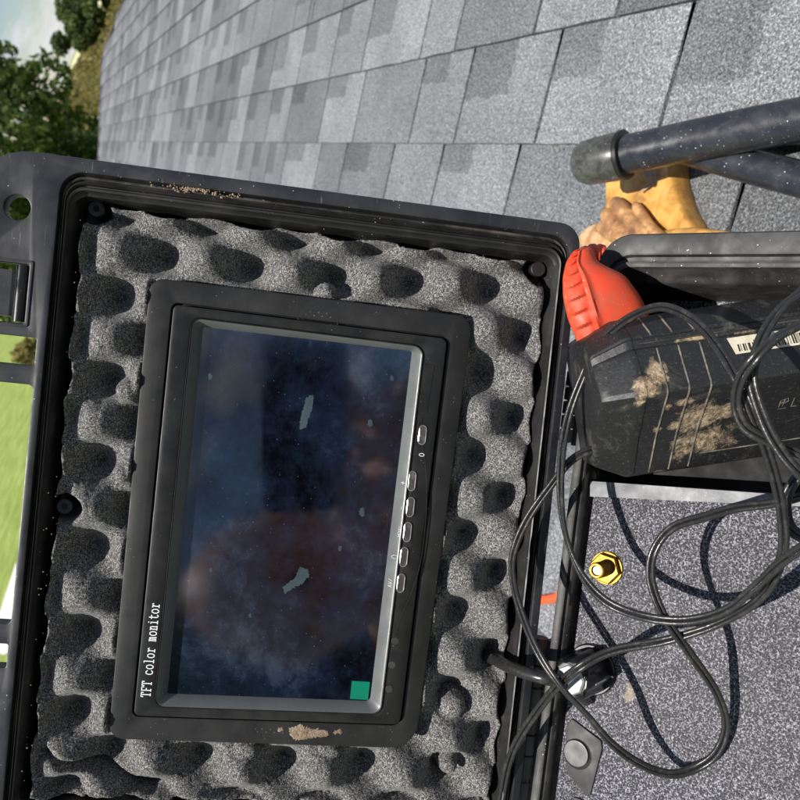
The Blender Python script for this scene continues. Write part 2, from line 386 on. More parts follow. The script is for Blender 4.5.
def plate(name, outline, holes, z0, z1, mat, parent, bev=.4, frame=None):
    cu = bpy.data.curves.new(name, 'CURVE'); cu.dimensions = '2D'; cu.fill_mode = 'BOTH'
    for lp in [outline] + list(holes):
        sp = cu.splines.new('POLY'); sp.points.add(len(lp) - 1)
        for i, p in enumerate(lp): sp.points[i].co = (p[0], p[1], 0, 1)
        sp.use_cyclic_u = True
    cu.extrude = max(.001, (z1 - z0) / 2 - bev); cu.bevel_depth = bev; cu.bevel_resolution = 1; cu.offset = -bev
    ob = bpy.data.objects.new('tmp', cu); COL.objects.link(ob); dg = bpy.context.evaluated_depsgraph_get(); dg.update()
    me = bpy.data.meshes.new_from_object(ob.evaluated_get(dg)); bpy.data.objects.remove(ob)
    me.transform(Matrix.Translation((0, 0, (z0 + z1) / 2))); me.name = name; me.materials.clear()
    bm = bmesh.new(); bm.from_mesh(me); bmesh.ops.remove_doubles(bm, verts=bm.verts, dist=.001); bm.to_mesh(me); bm.free()
    return finish(me, name, mat, parent, frame, True, 35)
def ring2(outer, inner, prof, mb=None, mi=0):                # surface between two matching closed paths; prof = (t, z)
    mb = mb or MB(); rows = []
    for t, z in prof: rows.append([(a[0] + (b[0] - a[0]) * t, a[1] + (b[1] - a[1]) * t, z) for a, b in zip(outer, inner)])
    return mb.grid(rows, closed_v=True, mi=mi)
def smoothpath(pts, k=8):
    P = [np.array(p, float) for p in pts]; P = [2 * P[0] - P[1]] + P + [2 * P[-1] - P[-2]]; o = []
    for i in range(1, len(P) - 2):
        for t in np.linspace(0, 1, k, endpoint=False):
            a, b, c, d = P[i - 1:i + 3]
            o.append(.5 * (2 * b + (c - a) * t + (2 * a - 5 * b + 4 * c - d) * t ** 2 + (3 * b - a - 3 * c + d) * t ** 3))
    o.append(P[-2]); return o
def cyl(mb, c, r, z0, z1, n=28, ch=.3, mi=0, ax=2):
    rows = []
    for rr_, z in ((r, z0), (r, z1 - ch), (r - ch, z1)):
        ring = []
        for q in np.linspace(0, 2 * math.pi, n, endpoint=False):
            p = [c[0] + rr_ * math.cos(q), c[1] + rr_ * math.sin(q), z]; ring.append(tuple(p))
        rows.append(ring)
    return mb.grid(rows, closed_v=True, caps=True, mi=mi)

# stroke letters, box 0..1 wide, cap height 1.4, x height 1
GL = {
 'T': [[(0,1.1),(0,1.4),(1,1.4),(1,1.1)],[(.5,1.4),(.5,0)],[(.25,0),(.75,0)]],
 'F': [[(.1,1.4),(1,1.4),(1,1.1)],[(.2,1.4),(.2,0)],[(0,0),(.5,0)],[(.2,.7),(.7,.7)]],
 'c': [[(.92,.8),(.7,1),(.3,1),(.05,.7),(.05,.3),(.3,0),(.7,0),(.95,.2)]],
 'o': [[(.3,0),(.05,.3),(.05,.7),(.3,1),(.7,1),(.95,.7),(.95,.3),(.7,0),(.3,0)]],
 'l': [[(.2,1.45),(.5,1.45),(.5,0)],[(.15,0),(.85,0)]],
 'r': [[(.1,1),(.35,1),(.35,0)],[(.05,0),(.7,0)],[(.35,.6),(.6,.95),(.9,1),(.98,.85)]],
 'm': [[(0,1),(.12,1),(.12,0)],[(0,0),(.25,0)],[(.12,.75),(.3,1),(.46,.9),(.5,.7),(.5,0)],[(.5,.75),(.7,1),(.84,.9),(.88,.7),(.88,0)],[(.8,0),(1,0)]],
 'n': [[(0,1),(.2,1),(.2,0)],[(0,0),(.42,0)],[(.2,.7),(.45,1),(.7,1),(.8,.75),(.8,0)],[(.6,0),(1,0)]],
 'i': [[(.2,1),(.5,1),(.5,0)],[(.15,0),(.85,0)],[(.44,1.35),(.56,1.35)]],
 't': [[(.35,1.35),(.35,.2),(.55,0),(.8,0),(.95,.15)],[(.05,1),(.85,1)]],
 'M': [[(0,0),(0,1.4),(.5,.6),(1,1.4),(1,0)]], 'E': [[(1,0),(0,0),(0,1.4),(1,1.4)],[(0,.7),(.8,.7)]],
 'N': [[(0,0),(0,1.4),(1,0),(1,1.4)]], 'U': [[(0,1.4),(0,.3),(.3,0),(.7,0),(1,.3),(1,1.4)]],
 'A': [[(0,0),(.5,1.4),(1,0)],[(.2,.5),(.8,.5)]], 'V': [[(0,1.4),(.5,0),(1,1.4)]], '/': [[(0,0),(1,1.4)]], '+': [[(.5,.2),(.5,1.2)],[(0,.7),(1,.7)]],
 '-': [[(0,.7),(1,.7)]], 'O': [[(.3,0),(0,.4),(0,1),(.3,1.4),(.7,1.4),(1,1),(1,.4),(.7,0),(.3,0)]], 'L': [[(0,1.4),(0,0),(.9,0)]],
 'P': [[(0,0),(0,1.4),(.7,1.4),(1,1.1),(.7,.7),(0,.7)]], ' ': []}
def strokes(mb, lines, org, ax, ay, wd, z, th=.05):
    org, ax, ay = [np.array(a, float) for a in (org, ax, ay)]
    for ln in lines:
        P = [org + ax * p[0] + ay * p[1] for p in ln]
        for a, b in zip(P[:-1], P[1:]):
            d = unit(b - a); n = np.array([-d[1], d[0]]) * wd / 2; a2 = a - d * wd * .35; b2 = b + d * wd * .35
            mb.add([(*(a2 + n), z), (*(b2 + n), z), (*(b2 - n), z), (*(a2 - n), z)], [(0, 1, 2, 3)])
def text(mb, s, a, b, ay, wd, z, fill=.74):
    a, b = np.array(a, float), np.array(b, float); step = (b - a) / len(s)
    for i, ch in enumerate(s): strokes(mb, GL[ch], a + step * (i + .12), step * fill, ay, wd, z)

# ------------------------------------------------------------------ terrain
def G(px, py, z=0.0):                                        # ground point seen at a pixel
    r = R @ ray(px, py); k = (z - C0[2]) / r[2]; return C0 + r * k
def AZ(px, py, dist):                                        # world point at that pixel's bearing, dist metres away
    r = R @ ray(px, py); h = math.hypot(r[0], r[1]); return C0 + r * dist / h
def sheet(name, pts, z, mat):
    me = bpy.data.meshes.new(name); me.from_pydata([(p[0], p[1], z) for p in pts], [], [tuple(range(len(pts)))])
    me.materials.append(mat); o = bpy.data.objects.new(name, me); COL.objects.link(o); o['kind'] = 'structure'; return o
sheet('ground', [(-2500, -2500), (2500, -2500), (2500, 2500), (-2500, 2500)], 0, M['lawn'])
fa = AZ(62, 112, 1); bearing = math.atan2(fa[1], fa[0])
def pol(b, r): return (math.cos(bearing + b) * r, math.sin(bearing + b) * r, 0)
# which side the picture's top lies on
sg = 1 if (math.atan2(AZ(62, 0, 1)[1], AZ(62, 0, 1)[0]) - bearing) > 0 else -1
sheet('meadow', [pol(-sg * .03, 62), pol(sg * .9, 50), pol(sg * .9, 1500), pol(-sg * .03, 1500)], .02, M['meadow'])
sheet('track', [pol(-sg * .05, 640), pol(sg * .5, 640), pol(sg * .5, 1500), pol(-sg * .05, 1500)], .04, M['track'])
q = [G(17, 562), G(1, 611), G(-14, 648), G(5, 655), G(30, 640)]
sheet('driveway', q, .03, M['concrete'])

def leafy(n, centers, radii, size, squash=(1, 1, .8)):
    c = np.array(centers); r = np.array(radii); w = r ** 2 / (r ** 2).sum(); idx = rng.choice(len(c), n, p=w)
    d = rng.normal(size=(n, 3)); d /= np.linalg.norm(d, axis=1)[:, None]; rad = r[idx] * rng.uniform(.35, 1.0, n) ** .5
    p = c[idx] + d * rad[:, None] * np.array(squash); a = rng.normal(size=(n, 3)); a /= np.linalg.norm(a, axis=1)[:, None]
    b = np.cross(a, rng.normal(size=(n, 3))); b /= np.linalg.norm(b, axis=1)[:, None]; s = size * rng.uniform(.5, 1.3, n)[:, None]
    vs = np.stack([p - a * s, p + b * s * .5, p + a * s, p - b * s * .5], 1).reshape(-1, 3)
    tone = np.clip(rng.normal(.45, .25, n) + (rng.normal(size=len(c)) * .18)[idx], 0, 1); return vs, tone
def leafmesh(name, vs, tone, mat, parent=None, org=(0, 0, 0)):
    n = len(tone); me = bpy.data.meshes.new(name); me.vertices.add(n * 4); me.vertices.foreach_set('co', (vs - np.array(org)).ravel())
    me.loops.add(n * 4); me.loops.foreach_set('vertex_index', np.arange(n * 4)); me.polygons.add(n); me.polygons.foreach_set('loop_start', np.arange(n) * 4)
    me.update(); at = me.attributes.new('leaf', 'FLOAT', 'FACE'); at.data.foreach_set('value', tone.astype(np.float32))
    me.materials.append(mat); o = bpy.data.objects.new(name, me); COL.objects.link(o)
    if parent: o.parent = parent
    return o
def tree(label, px, py, dist, hgt, rad, n, leaf, mat, low=.25, group='trees beyond the roof'):
    p = AZ(px, py, dist); base = (p[0], p[1], 0.0); t = thing('tree', label, 'tree', None, base, group)
    mb = MB(); mb.tube([(0, 0, 0), (.1, 0, hgt * .3), (0, .15, hgt * .75)], [rad * .09, rad * .07, rad * .02], 9)
    cs, rs = [], []
    for k in range(70):
        z = rng.uniform(low, .9); w = math.sin(math.pi * min(1, (z - low * .6) / (1.05 - low * .6))) ** .6
        q = rng.uniform(0, 6.28); rr_ = rad * w * rng.uniform(.2, .85); cs.append((rr_ * math.cos(q), rr_ * math.sin(q), z * hgt)); rs.append(min(rad, hgt * .62) * rng.uniform(.14, .34))
        if k < 9: mb.tube([(0, 0, hgt * (.25 + .04 * k)), (rr_ * math.cos(q) * .5, rr_ * math.sin(q) * .5, z * hgt * .8 + .1), cs[-1]], [rad * .03, rad * .02, rad * .008], 6)
    tk = mb.build('trunk', M['bark'], None); tk.data.transform(Matrix.Scale(1000, 4)); tk.parent = t
    vs, tone = leafy(n, cs, rs, leaf); leafmesh('crown', vs, tone, mat, t); return t
tree('large dark green tree rising past the lid corner at the left end of the roof', 30, 138, 36, 8.2, 3.7, 15000, .17, M['leaf'], .02)
tree('tall green tree partly hidden behind the round hole of the lid flange', 0, 228, 33, 8.4, 4.0, 13000, .17, M['leaf'], .02)
tree('pale low shrub on the lawn seen through the small window of the lid flange', 14, 352, 43, 2.0, 1.5, 1500, .16, M['brush'], .05, group=None)
# trees behind the person holding the camera; the monitor glass mirrors them
for (px, py, dd, hh, rr_, lb) in ((250, 700, 17, 12.5, 4.5, 'tall dark tree mirrored in the lower left of the monitor glass'), (390, 640, 19, 10.5, 5, 'wide dark tree mirrored in the lower right of the monitor glass'), (400, 470, 22, 11.0, 5, 'dark tree mirrored in the right of the monitor glass')):
    Wn = np.cross(U, V); a_ = ray(px, py); a_ = a_ - 2 * (a_ @ Wn) * Wn; w_ = R @ a_; w_ = w_ / math.hypot(w_[0], w_[1]) * dd
    tr = tree(lb, 400, 300, 10, hh, rr_, 7000, .3, M['leaf'], .05, group='trees behind the person'); tr.location = (w_[0], w_[1], 0)
tree('distant green tree on the skyline at the top of the frame', 80, 8, 210, 11.5, 12.5, 12000, .6, M['leaf_far'], .02)
tree('distant tree on the skyline overlapping the frame edge', 100, -62, 215, 15, 13, 9000, .7, M['leaf_far'], .02)
# dry brush over the meadow
cs, rs = [], []
for k in range(700):
    b = rng.uniform(-.01, .3) * sg; r_ = 62 + 112 * rng.uniform(0, 1) ** .8; s = rng.uniform(.5, 1.7)
    p = pol(b, r_); cs.append((p[0], p[1], s * .3)); rs.append(s)
vs, tone = leafy(45000, cs, rs, .26, (1, 1, .55))
c2_, r2_ = [], []
for k in range(420):
    b = rng.uniform(-.01, .3) * sg; r_ = 165 + 460 * rng.uniform(0, 1); s = rng.uniform(1.6, 3.6); p = pol(b, r_); c2_.append((p[0], p[1], 0)); r2_.append(s)
v2_, t2_ = leafy(30000, c2_, r2_, .7, (1, 1, .5)); vs = np.vstack([vs, v2_]); tone = np.concatenate([tone, t2_]); o = leafmesh('brush', vs, tone, M['brush']); o['kind'] = 'stuff'; tag(o, 'dry olive and tan brush covering the meadow beyond the roof edge', 'brush')
# small white shed by the roof edge
sp = AZ(96, 117, 44); st = thing('shed', 'small white gabled shed just past the far roof edge', 'shed', None, (sp[0], sp[1], 0))
def wobj(mb, name, mat, parent): o = mb.build(name, mat, None); o.data.transform(Matrix.Scale(1000, 4)); o.parent = parent; return o
wobj(MB().box((-1.5, -1.1, 0), (1.5, 1.1, 1.9)), 'wall', M['white'], st)
wobj(MB().add([(-1.7,-1.3,1.85),(1.7,-1.3,1.85),(1.7,1.3,1.85),(-1.7,1.3,1.85),(-1.7,0,2.5),(1.7,0,2.5)], [(0,1,5,4),(2,3,4,5),(0,4,3),(1,2,5),(3,2,1,0)]), 'roof', M['white'], st)
wobj(MB().box((-1.53, -.4, 0), (-1.5, .4, 1.7)), 'door', M['drip'], st)

# ------------------------------------------------------------------ roof
EXP = 119.5
YL = ROOF.at(400, 143.6)[1]                                   # one course line
far = [ROOF.at(98.5, 165), ROOF.at(102.5, 56), ROOF.at(124, 1), ROOF.at(160, -70)]
sgy = 1 if ROOF.at(400, 100)[1] < YL else -1                 # uphill is -y when sgy = 1
def xfar(y):
    P = [(p[1], p[0]) for p in far]; P.sort()
    ys = [a for a, _ in P]; xs = [b for _, b in P]; return float(np.interp(y, ys, xs))
y0, y1 = -2300, 2300
edge = [(-1200, y0)] + [(xfar(y), y) for y in np.linspace(y0, y1, 30)] + [(-1200, y1)]
roof = plate('roof', edge, [], -40, -8, M['deck'], None, bev=1, frame=ROOF); roof['kind'] = 'structure'
hipm = MB(); ey = [(xfar(y), y) for y in np.linspace(y0, y1, 60)]
hipm.grid([[(x - 18, y, 1) for x, y in ey], [(x - 18, y, 9) for x, y in ey], [(x + 8, y, 9) for x, y in ey], [(x + 10, y, -140) for x, y in ey]])
o = hipm.build('drip_edge', M['drip'], roof)
def tab(x0, x1, ya, yb, z0=0.0, detail=True):
    """one tab: butt edge (proud) at ya, head at yb (uphill)"""
    n = 7 if detail else 2; w = x1 - x0; rows_t, rows_b = [], []
    for i in range(n):
        f = i / (n - 1); j = (rng.normal() * .35 if detail else 0)
        rows_t.append([(x0 + w * f, ya + j, 6.4), (x0 + w * f, yb, 0.7)]); rows_b.append((x0 + w * f, ya + j, -1.5))
    vs, fs = [], []
    for i in range(n): vs += [rows_t[i][0], rows_t[i][1], rows_b[i]]
    for i in range(n - 1):
        a = i * 3; fs += [(a, a + 3, a + 4, a + 1), (a + 2, a + 5, a + 3, a)]
    fs += [(0, 1, 2), ((n - 1) * 3, (n - 1) * 3 + 2, (n - 1) * 3 + 1)]
    uv = [((p[0] - x0) / w, (p[1] - ya) / (yb - ya)) for p in vs]; return vs, fs, uv
def shingle_mesh(name, parts):
    V_, F_, UV, T_ = [], [], [], []
    for vs, fs, uv, t in parts:
        k = len(V_); V_ += vs; UV += uv; T_ += [t] * len(vs); F_ += [tuple(i + k for i in f) for f in fs]
    me = bpy.data.meshes.new(name); me.from_pydata(V_, [], F_)
    ul = me.uv_layers.new(name='UVMap'); li = np.empty(len(me.loops), int); me.loops.foreach_get('vertex_index', li)
    ul.data.foreach_set('uv', np.array(UV)[li].ravel())
    ca = me.color_attributes.new('tone', 'FLOAT_COLOR', 'POINT'); ca.data.foreach_set('color', np.array([(*t, 1) for t in T_]).ravel())
    return finish(me, name, M['shingle'], roof, None, False)
def projects(x, y):
    P = ROOF.cam((x, y, 3)); 
    if P[2] > -30: return None
    return 400 + P[0] / -P[2] * F, 400 - P[1] / -P[2] * F
near, rest = [], []
c = -17
while c <= 17:
    ya = YL + c * EXP; yb = ya - sgy * EXP; ym = (ya + yb) / 2
    x = -1150 - rng.uniform(0, 250)
    gx = xfar(ym)
    while x < gx:
        w = rng.choice([26, 110, 145, 170, 195, 215, 240], p=[.09, .1, .17, .2, .2, .14, .1])
        x1 = min(x + w, gx - 8)
        if x1 - x > 15:
            a, b = x + 2.6, x1 - 2.6; t = (rng.uniform(0, 1), rng.choice([.45, .55, .6, 1.3]), rng.uniform(.35, .7))
            q = projects((a + b) / 2, ym); 
            vis = q is not None and -40 < q[0] < 840 and -40 < q[1] < 840 and not (q[0] < 560 and q[1] > 250)
            if vis: near.append((-(b - a) / max(1, (a + b) / 2), a, b, ya, yb, t, c))
            else: rest.append((a, b, ya, yb, t))
        x = x1
        if x1 >= gx - 9: break
    c += 1
near.sort(key=lambda s: ROOF.cam(((s[1] + s[2]) / 2, s[3], 0)) @ np.array([0, 0, -1]))
for s in near[:290]:
    vs, fs, uv = tab(s[1], s[2], s[3], s[4]); shingle_mesh('shingle', [(vs, fs, uv, s[5])])
parts = [(*tab(s[1], s[2], s[3], s[4], detail=False), s[5]) for s in near[290:]] + [(*tab(*s[:4], detail=False), s[4]) for s in rest]
o = shingle_mesh('shingle_field', parts); o['kind'] = 'stuff'
# a few bits of grit and a leaf scrap on the shingles
dm = MB()
for k in range(26):
    x, y = rng.uniform(180, 640), rng.uniform(5, 150); p = ROOF.at(x, y, 5); s = rng.uniform(.8, 2.0)
    dm.add([(p[0]+s*a, p[1]+s*b*.8, p[2]+s*cc*.6) for a, b, cc in [(-1,-1,0),(1,-.8,0),(.9,1,0),(-1,.9,0),(0,0,1.3)]], [(0,1,4),(1,2,4),(2,3,4),(3,0,4)])
o = dm.build('grit', M['mud'], None, ROOF, origin=(500, -100, 0)); tag(o, 'scattered brown grit crumbs lying on the grey shingles', 'grit', kind='stuff')
# house walls under the roof
hb = R @ ROOF.cam((0, 0, 0)) * MM + C0
o = MB()
wcam = [C0 + R @ ROOF.cam(p) * MM for p in [(-1100, -2000, -60), (6900, -700, -60), (6900, 2000, -60), (-1100, 2000, -60)]]
o.add([(p[0] * 1000, p[1] * 1000, 0) for p in wcam] + [(p[0] * 1000, p[1] * 1000, p[2] * 1000 - 60) for p in wcam], [(0,1,5,4),(1,2,6,5),(2,3,7,6),(3,0,4,7),(4,5,6,7)])
ow = o.build('house_wall', M['wallside'], None); ow['kind'] = 'structure'

# ------------------------------------------------------------------ equipment case: lid and base
case = thing('equipment_case', 'open black hard plastic carrying case with a monitor in its lid', 'case', BASE, (-60, 100, -110))
def to_base(o_frame_mb): pass
class LidMB(MB):                                             # lid geometry is written in lid coordinates, stored in base coordinates
    def conv(s): s.v = [tuple(BASE.loc(LID.cam(p))) for p in s.v]; return s
lid = LidMB()
OUT = rpoly([(-58.5, -92), (211, -92), (211, 151.3), (-58.5, 151.3)], [24, 24, 9, 9], 8)
RO = rpoly(rect(-53, -57.5, 205.5, 147.5), 9, 8); RI = rpoly(rect(-38, -49, 191, 138), 3, 8)
holes = [RO, circle((-36.6, -72.4), 4.9),
         rpoly(rect(-15.4, -86, 7.2, -66), .8, 3), rpoly(rect(12.3, -84, 23, -61), .8, 3), rpoly(rect(30.5, -84, 124, -60.7), 2, 4),
         rpoly(rect(132, -84, 141.3, -61), .8, 3), rpoly(rect(147, -86, 169, -66), .8, 3), circle((190, -72.4), 4.9)]
def lid_obj(o, name):                                        # re-express a lid-frame mesh in the case's own space
    A = np.eye(4)
    for i, ax in enumerate((LID.x, LID.y, LID.z)): A[:3, i] = [ax @ BASE.x, ax @ BASE.y, ax @ BASE.z]
    A[:3, 3] = (BASE.loc(LID.o) - np.array([-60, 100, -110])) * MM
    o.data.transform(Matrix.Translation([-60 * MM, 100 * MM, -110 * MM])); o.data.transform(Matrix(A.tolist())); return o
def lplate(name, outline, holes, z0, z1, mat, parent=case, bev=.4): return lid_obj(plate(name, outline, holes, z0, z1, mat, parent, bev), name)
def lbuild(mb, name, mat, parent=case, **k): return lid_obj(mb.build(name, mat, parent, **k), name)
lidp = lplate('lid', OUT, holes, 1.5, 8, M['shell'], bev=.55)
# groove, lip, inner wall as a swept profile between the outer and inner recess outlines
prof = [(-.02, 4), (0, 7.4), (.015, 6.2), (.05, 4.6), (.13, 4.4), (.17, 4.6), (.19, 6.3), (.23, 7.0), (.27, 6.4), (.285, 4.8), (.33, 4.6), (.35, 7.6), (.39, 8.6), (.44, 8.2), (.47, 6.0), (.55, 5.0), (.62, -14), (1.0, -16)]
lbuild(ring2(RO, RI, prof), 'lid_recess', M['shell_in'], lidp)
# gasket in the groove
gm = MB(); rows = []
for t, z in ((.052, 4.7), (.07, 5.9), (.10, 6.2), (.13, 5.9), (.15, 4.7)): rows.append([(a[0] + (b[0] - a[0]) * t, a[1] + (b[1] - a[1]) * t, z) for a, b in zip(RO, RI)])
gm.grid(rows, closed_v=True); lbuild(gm, 'gasket', M['seal'], lidp)
bk = MB(); OB = rpoly(rect(-56, -60, 208.5, 149.5), 10, 8); OB2 = rpoly(rect(-50, -54, 203, 143), 8, 8)
rows = [[(p[0], p[1], 1.6) for p in OB], [(p[0], p[1], -28) for p in OB], [(p[0], p[1], -33) for p in OB2]]; bk.grid(rows, closed_v=True); bk.add([(p[0], p[1], -33) for p in OB2], [tuple(range(len(OB2)))])
fl = rpoly(rect(-48, -53, 200, 142), 4, 6); bk.add([(p[0], p[1], -14) for p in fl], [tuple(range(len(fl)))])
lbuild(bk, 'lid_shell', M['shell_in'], lidp)
# screw bosses in the recess corners
for (px, py) in ((94, 207), (541, 268), (62, 508)):
    b = LID.at(px, py, 1); mb = MB(); cyl(mb, b, 3.2, -14, -2.5); lbuild(mb, 'screw_boss', M['shell_in'], lidp)
    mb = MB(); cyl(mb, b, 1.3, -6, -2.38, 16, .05); lbuild(mb, 'screw_hole', M['groove'], lidp)
# latch parts in the flange windows
for u0 in (-15.4, 146.8):
    mb = MB(); mb.tube([(u0 + .3, -69.5, 3.5), (u0 + 22.1, -69.5, 3.5)], 2.5, 16); lbuild(mb, 'latch_pin', M['knob'], lidp)
    mb = MB(); mb.box((u0 + 2.4, -84, -4), (u0 + 20.2, -73.6, 3.2)); lbuild(mb, 'latch', M['shell'], lidp)
# raised rib lines around the windows of the flange
mb = MB()
for r_ in (rect(-17, -87, 8.6, -64.5),):
    a = rpoly(r_, 1, 3); b2 = rpoly([(p[0] * 1.0, p[1]) for p in rect(-16.2, -86.3, 7.9, -65.2)], .8, 3)
    ring2(a, b2, [(0, 7.9), (.1, 8.5), (.9, 8.5), (1, 7.9)], mb)
lbuild(mb, 'latch_surround', M['shell'], lidp)

# base
BO = rpoly(rect(-200, 5, 70, 218), [14, 14, 14, 14], 8); BI = rpoly(rect(-181, 13.2, 58, 206), [7, 7, 7, 7], 8)
prof = [(.25, -110), (.06, -104), (0, -60), (0, -1.2), (.04, -.2), (.12, 0), (.40, 0), (.47, -.5), (.50, -3.0), (.56, -3.3), (.60, -3.2), (.62, -.8), (.68, -.5), (.74, -1.0), (.80, -5), (.92, -9.5), (.97, -10.5), (1.0, -13), (1.0, -54)]
mb = ring2(BO, BI, prof); bb = [(a[0] + (b[0] - a[0]) * .25, a[1] + (b[1] - a[1]) * .25, -110) for a, b in zip(BO, BI)]; mb.add(bb, [tuple(range(len(bb)))])
basep = mb.build('base', M['base'], case)
mb = MB(); bf = [(b[0], b[1], -53) for b in BI]; mb.add(bf, [tuple(range(len(bf)))]); mb.build('floor', M['floor'], basep)
# hinge knuckles
def knuckles(pxs, r=3.4, mat='knuckle', dh=0):
    ax = []
    for y in pxs: ax.append(y)
    for a, b in zip(ax[:-1], ax[1:]):
        mb = MB(); n = 20; rows = []
        for (u_, rr_) in ((a + .25, r - .4), (a + .6, r), (b - .6, r), (b - .25, r - .4)):
            rows.append([(u_, rr_ * math.cos(q) + .5, rr_ * math.sin(q) + dh) for q in np.linspace(0, 2 * math.pi, n, endpoint=False)])
        mb.grid(rows, closed_v=True, caps=True); mb.build('hinge_knuckle', M[mat], basep)
uy = lambda y: BASE.at(555 - (y - 600) * .13, y)[0]
knuckles([uy(y) for y in (648, 667, 689, 713, 736, 757, 781)]); knuckles([uy(y) for y in (783, 806, 830)], 3.2)
knuckles([uy(y) for y in (372, 388, 402, 416, 430, 444)], 3.0)
mb = MB(); mb.tube([(uy(640), .5, 0), (uy(650), .5, 0)], 3.3, 18); mb.build('hinge_pin_end', M['pin'], basep)
for ya, yb in ((366, 444), (645, 830)): mb = MB(); mb.tube([(uy(ya), .5, 0), (uy(yb), .5, 0)], 1.5, 12); mb.build('hinge_pin', M['silver'], basep)
# hinge leaves joining lid and base
for ya, yb in ((366, 446), (642, 830)):
    mb = MB(); mb.box((uy(ya), 2.5, -6), (uy(yb), 5.4, -1.5)); mb.build('hinge_leaf', M['base'], basep)
    a0 = LID.loc(BASE.cam((uy(ya), 0, 0)))[0]; a1 = LID.loc(BASE.cam((uy(yb), 0, 0)))[0]; hv = LID.loc(BASE.o)
    mb = MB(); mb.box((a0, hv[1] - 9, -2), (a1, hv[1] - 2.5, 2)); lbuild(mb, 'hinge_leaf', M['shell_in'], lidp)

# ------------------------------------------------------------------ foam
P_ = 34.5
def foam_obj():
    u0, u1, v0, v1 = -44.5, 197.5, -51.5, 143.0; st = .8
    us = np.arange(u0, u1 + st, st); vs = np.arange(v0, v1 + st, st); UU, VV = np.meshgrid(us, vs, indexing='ij')
    n1 = 1.4 * np.sin(UU / 23 + VV / 41) + 1.2 * np.cos(VV / 19 - UU / 37)
    e = -np.cos(2 * math.pi * (UU + 9 + n1) / P_) * np.cos(2 * math.pi * (VV + 36 + n1 * .7) / P_)
    z = -14.5 + 22 * ((e + 1) / 2) ** .80
    # irregular scalloped border: crests bulge out, hollows pull in
    dd = np.minimum(np.minimum(UU - u0, u1 - UU), np.minimum(VV - v0, v1 - VV))
    lim = .6 + 2.6 * np.clip(e, 0, 1) + .6 * np.sin(UU * .31) * np.cos(VV * .27)
    z = np.maximum(z, 2.5 - 3.6 * np.clip(dd - 2.0, 0, 99))
    z += 5.0 * np.clip(1 - (VV - v0) / 15, 0, 1) ** .8
    for (px, py) in ((94, 207), (541, 268), (62, 508)):      # foam cut away round the screw bosses
        c_ = LID.at(px, py, 1); dd = np.minimum(dd, np.hypot(UU - c_[0], VV - c_[1]) - 4.2)
    k = np.clip((dd - lim) / 2.2, 0, 1); k = np.sin(k * math.pi / 2) ** .8
    z = -14.6 + (z + 14.6) * k
    # nubs pressed out beside the monitor flange
    for (px, py, r, h) in ((127, 391, 5.2, 7.5), (122, 474, 4.4, 8), (326, 293, 4.8, 7.5), (152, 762, 7, 6), (247, 752, 6, 6.5), (330, 752, 5.5, 6), (455, 709, 5.5, 5.5), (450, 768, 4.2, 5)):
        c_ = LID.at(px, py, 2); q = np.hypot(UU - c_[0], VV - c_[1]) / r; z = np.maximum(z, np.where(q < 1, -3 + h * np.sqrt(np.clip(1 - q ** 2, 0, 1)), -99))
    c_ = LID.at(450, 768, 2); q = np.hypot(UU - c_[0], VV - c_[1]); z -= 4.0 * np.exp(-((q - 6) / 1.3) ** 2)
    inside = (UU > -16.9) & (UU < 170.3) & (VV > -22.7) & (VV < 110.2 - (UU + 15) * .027); z = np.where(inside, np.minimum(z, -1.5), z)
    # the slit at the lower corner
    a = LID.at(48, 752, 0)[:2]; b = LID.at(150, 792, 0)[:2]; ab = b - a; tt = np.clip(((UU - a[0]) * ab[0] + (VV - a[1]) * ab[1]) / (ab @ ab), 0, 1)
    ds = np.hypot(UU - a[0] - tt * ab[0], VV - a[1] - tt * ab[1]); z -= 11 * np.exp(-(ds / 1.7) ** 2)
    z += rng.normal(0, .14, z.shape)
    du = UU + rng.normal(0, .08, z.shape); nu, nv = z.shape
    me = bpy.data.meshes.new('foam_insert'); me.vertices.add(nu * nv); me.vertices.foreach_set('co', np.stack([du, VV, z], -1).ravel())
    i = np.arange(nu - 1)[:, None] * nv + np.arange(nv - 1)[None, :]; f = np.stack([i, i + nv, i + nv + 1, i + 1], -1).reshape(-1, 4)
    me.loops.add(f.size); me.loops.foreach_set('vertex_index', f.ravel()); me.polygons.add(len(f)); me.polygons.foreach_set('loop_start', np.arange(len(f)) * 4)
    me.update(); o = finish(me, 'foam_insert', M['foam'], None, LID, True, 180, origin=(76, 45, -14)); return o
tag(foam_obj(), 'charcoal egg crate foam lining the lid around the monitor', 'foam')

# ------------------------------------------------------------------ monitor
mon = thing('monitor', 'black flat colour monitor set into the foam of the case lid', 'monitor', LID, (76, 43, -10))
def Lp(x, y, w): return LID.at(x, y, w)
FO = rpoly([Lp(150, 277, 3.5)[:2], Lp(108, 739, 3.5)[:2], Lp(415, 749, 3.5)[:2], Lp(473, 317, 3.5)[:2]], [6, 6, 11, 6.5], 7)
C2 = rpoly([(-6.6, -11.6), (159.3, -11.6), (158, 96.9), (-5.2, 99.8)], [2.2, 2.2, 3.4, 3.0], 7)
C2o = rpoly([(-7.5, -12.5), (160.2, -12.5), (158.9, 97.8), (-6.1, 100.7)], [2.8, 2.8, 4.0, 3.6], 7)
C3 = rpoly([(-2.6, -4.2), (155.4, -4.2), (154.2, 88.4), (-1.2, 90.4)], [4, 4, 4.5, 4.5], 7)
SCR = rpoly([(.8, .2), (151.4, .2), (150.4, 83.8), (1.3, 86.2)], [.6, .6, 2.0, 1.0], 7)
plate('flange', FO, [C2o], 0.3, 3.5, M['flange'], mon, .5)
ring = MB(); ring2(C2o, C2, [(-.02, 3.3), (0, 1.2), (1, 1.2)], ring); ring.build('gap', M['groove'], mon)
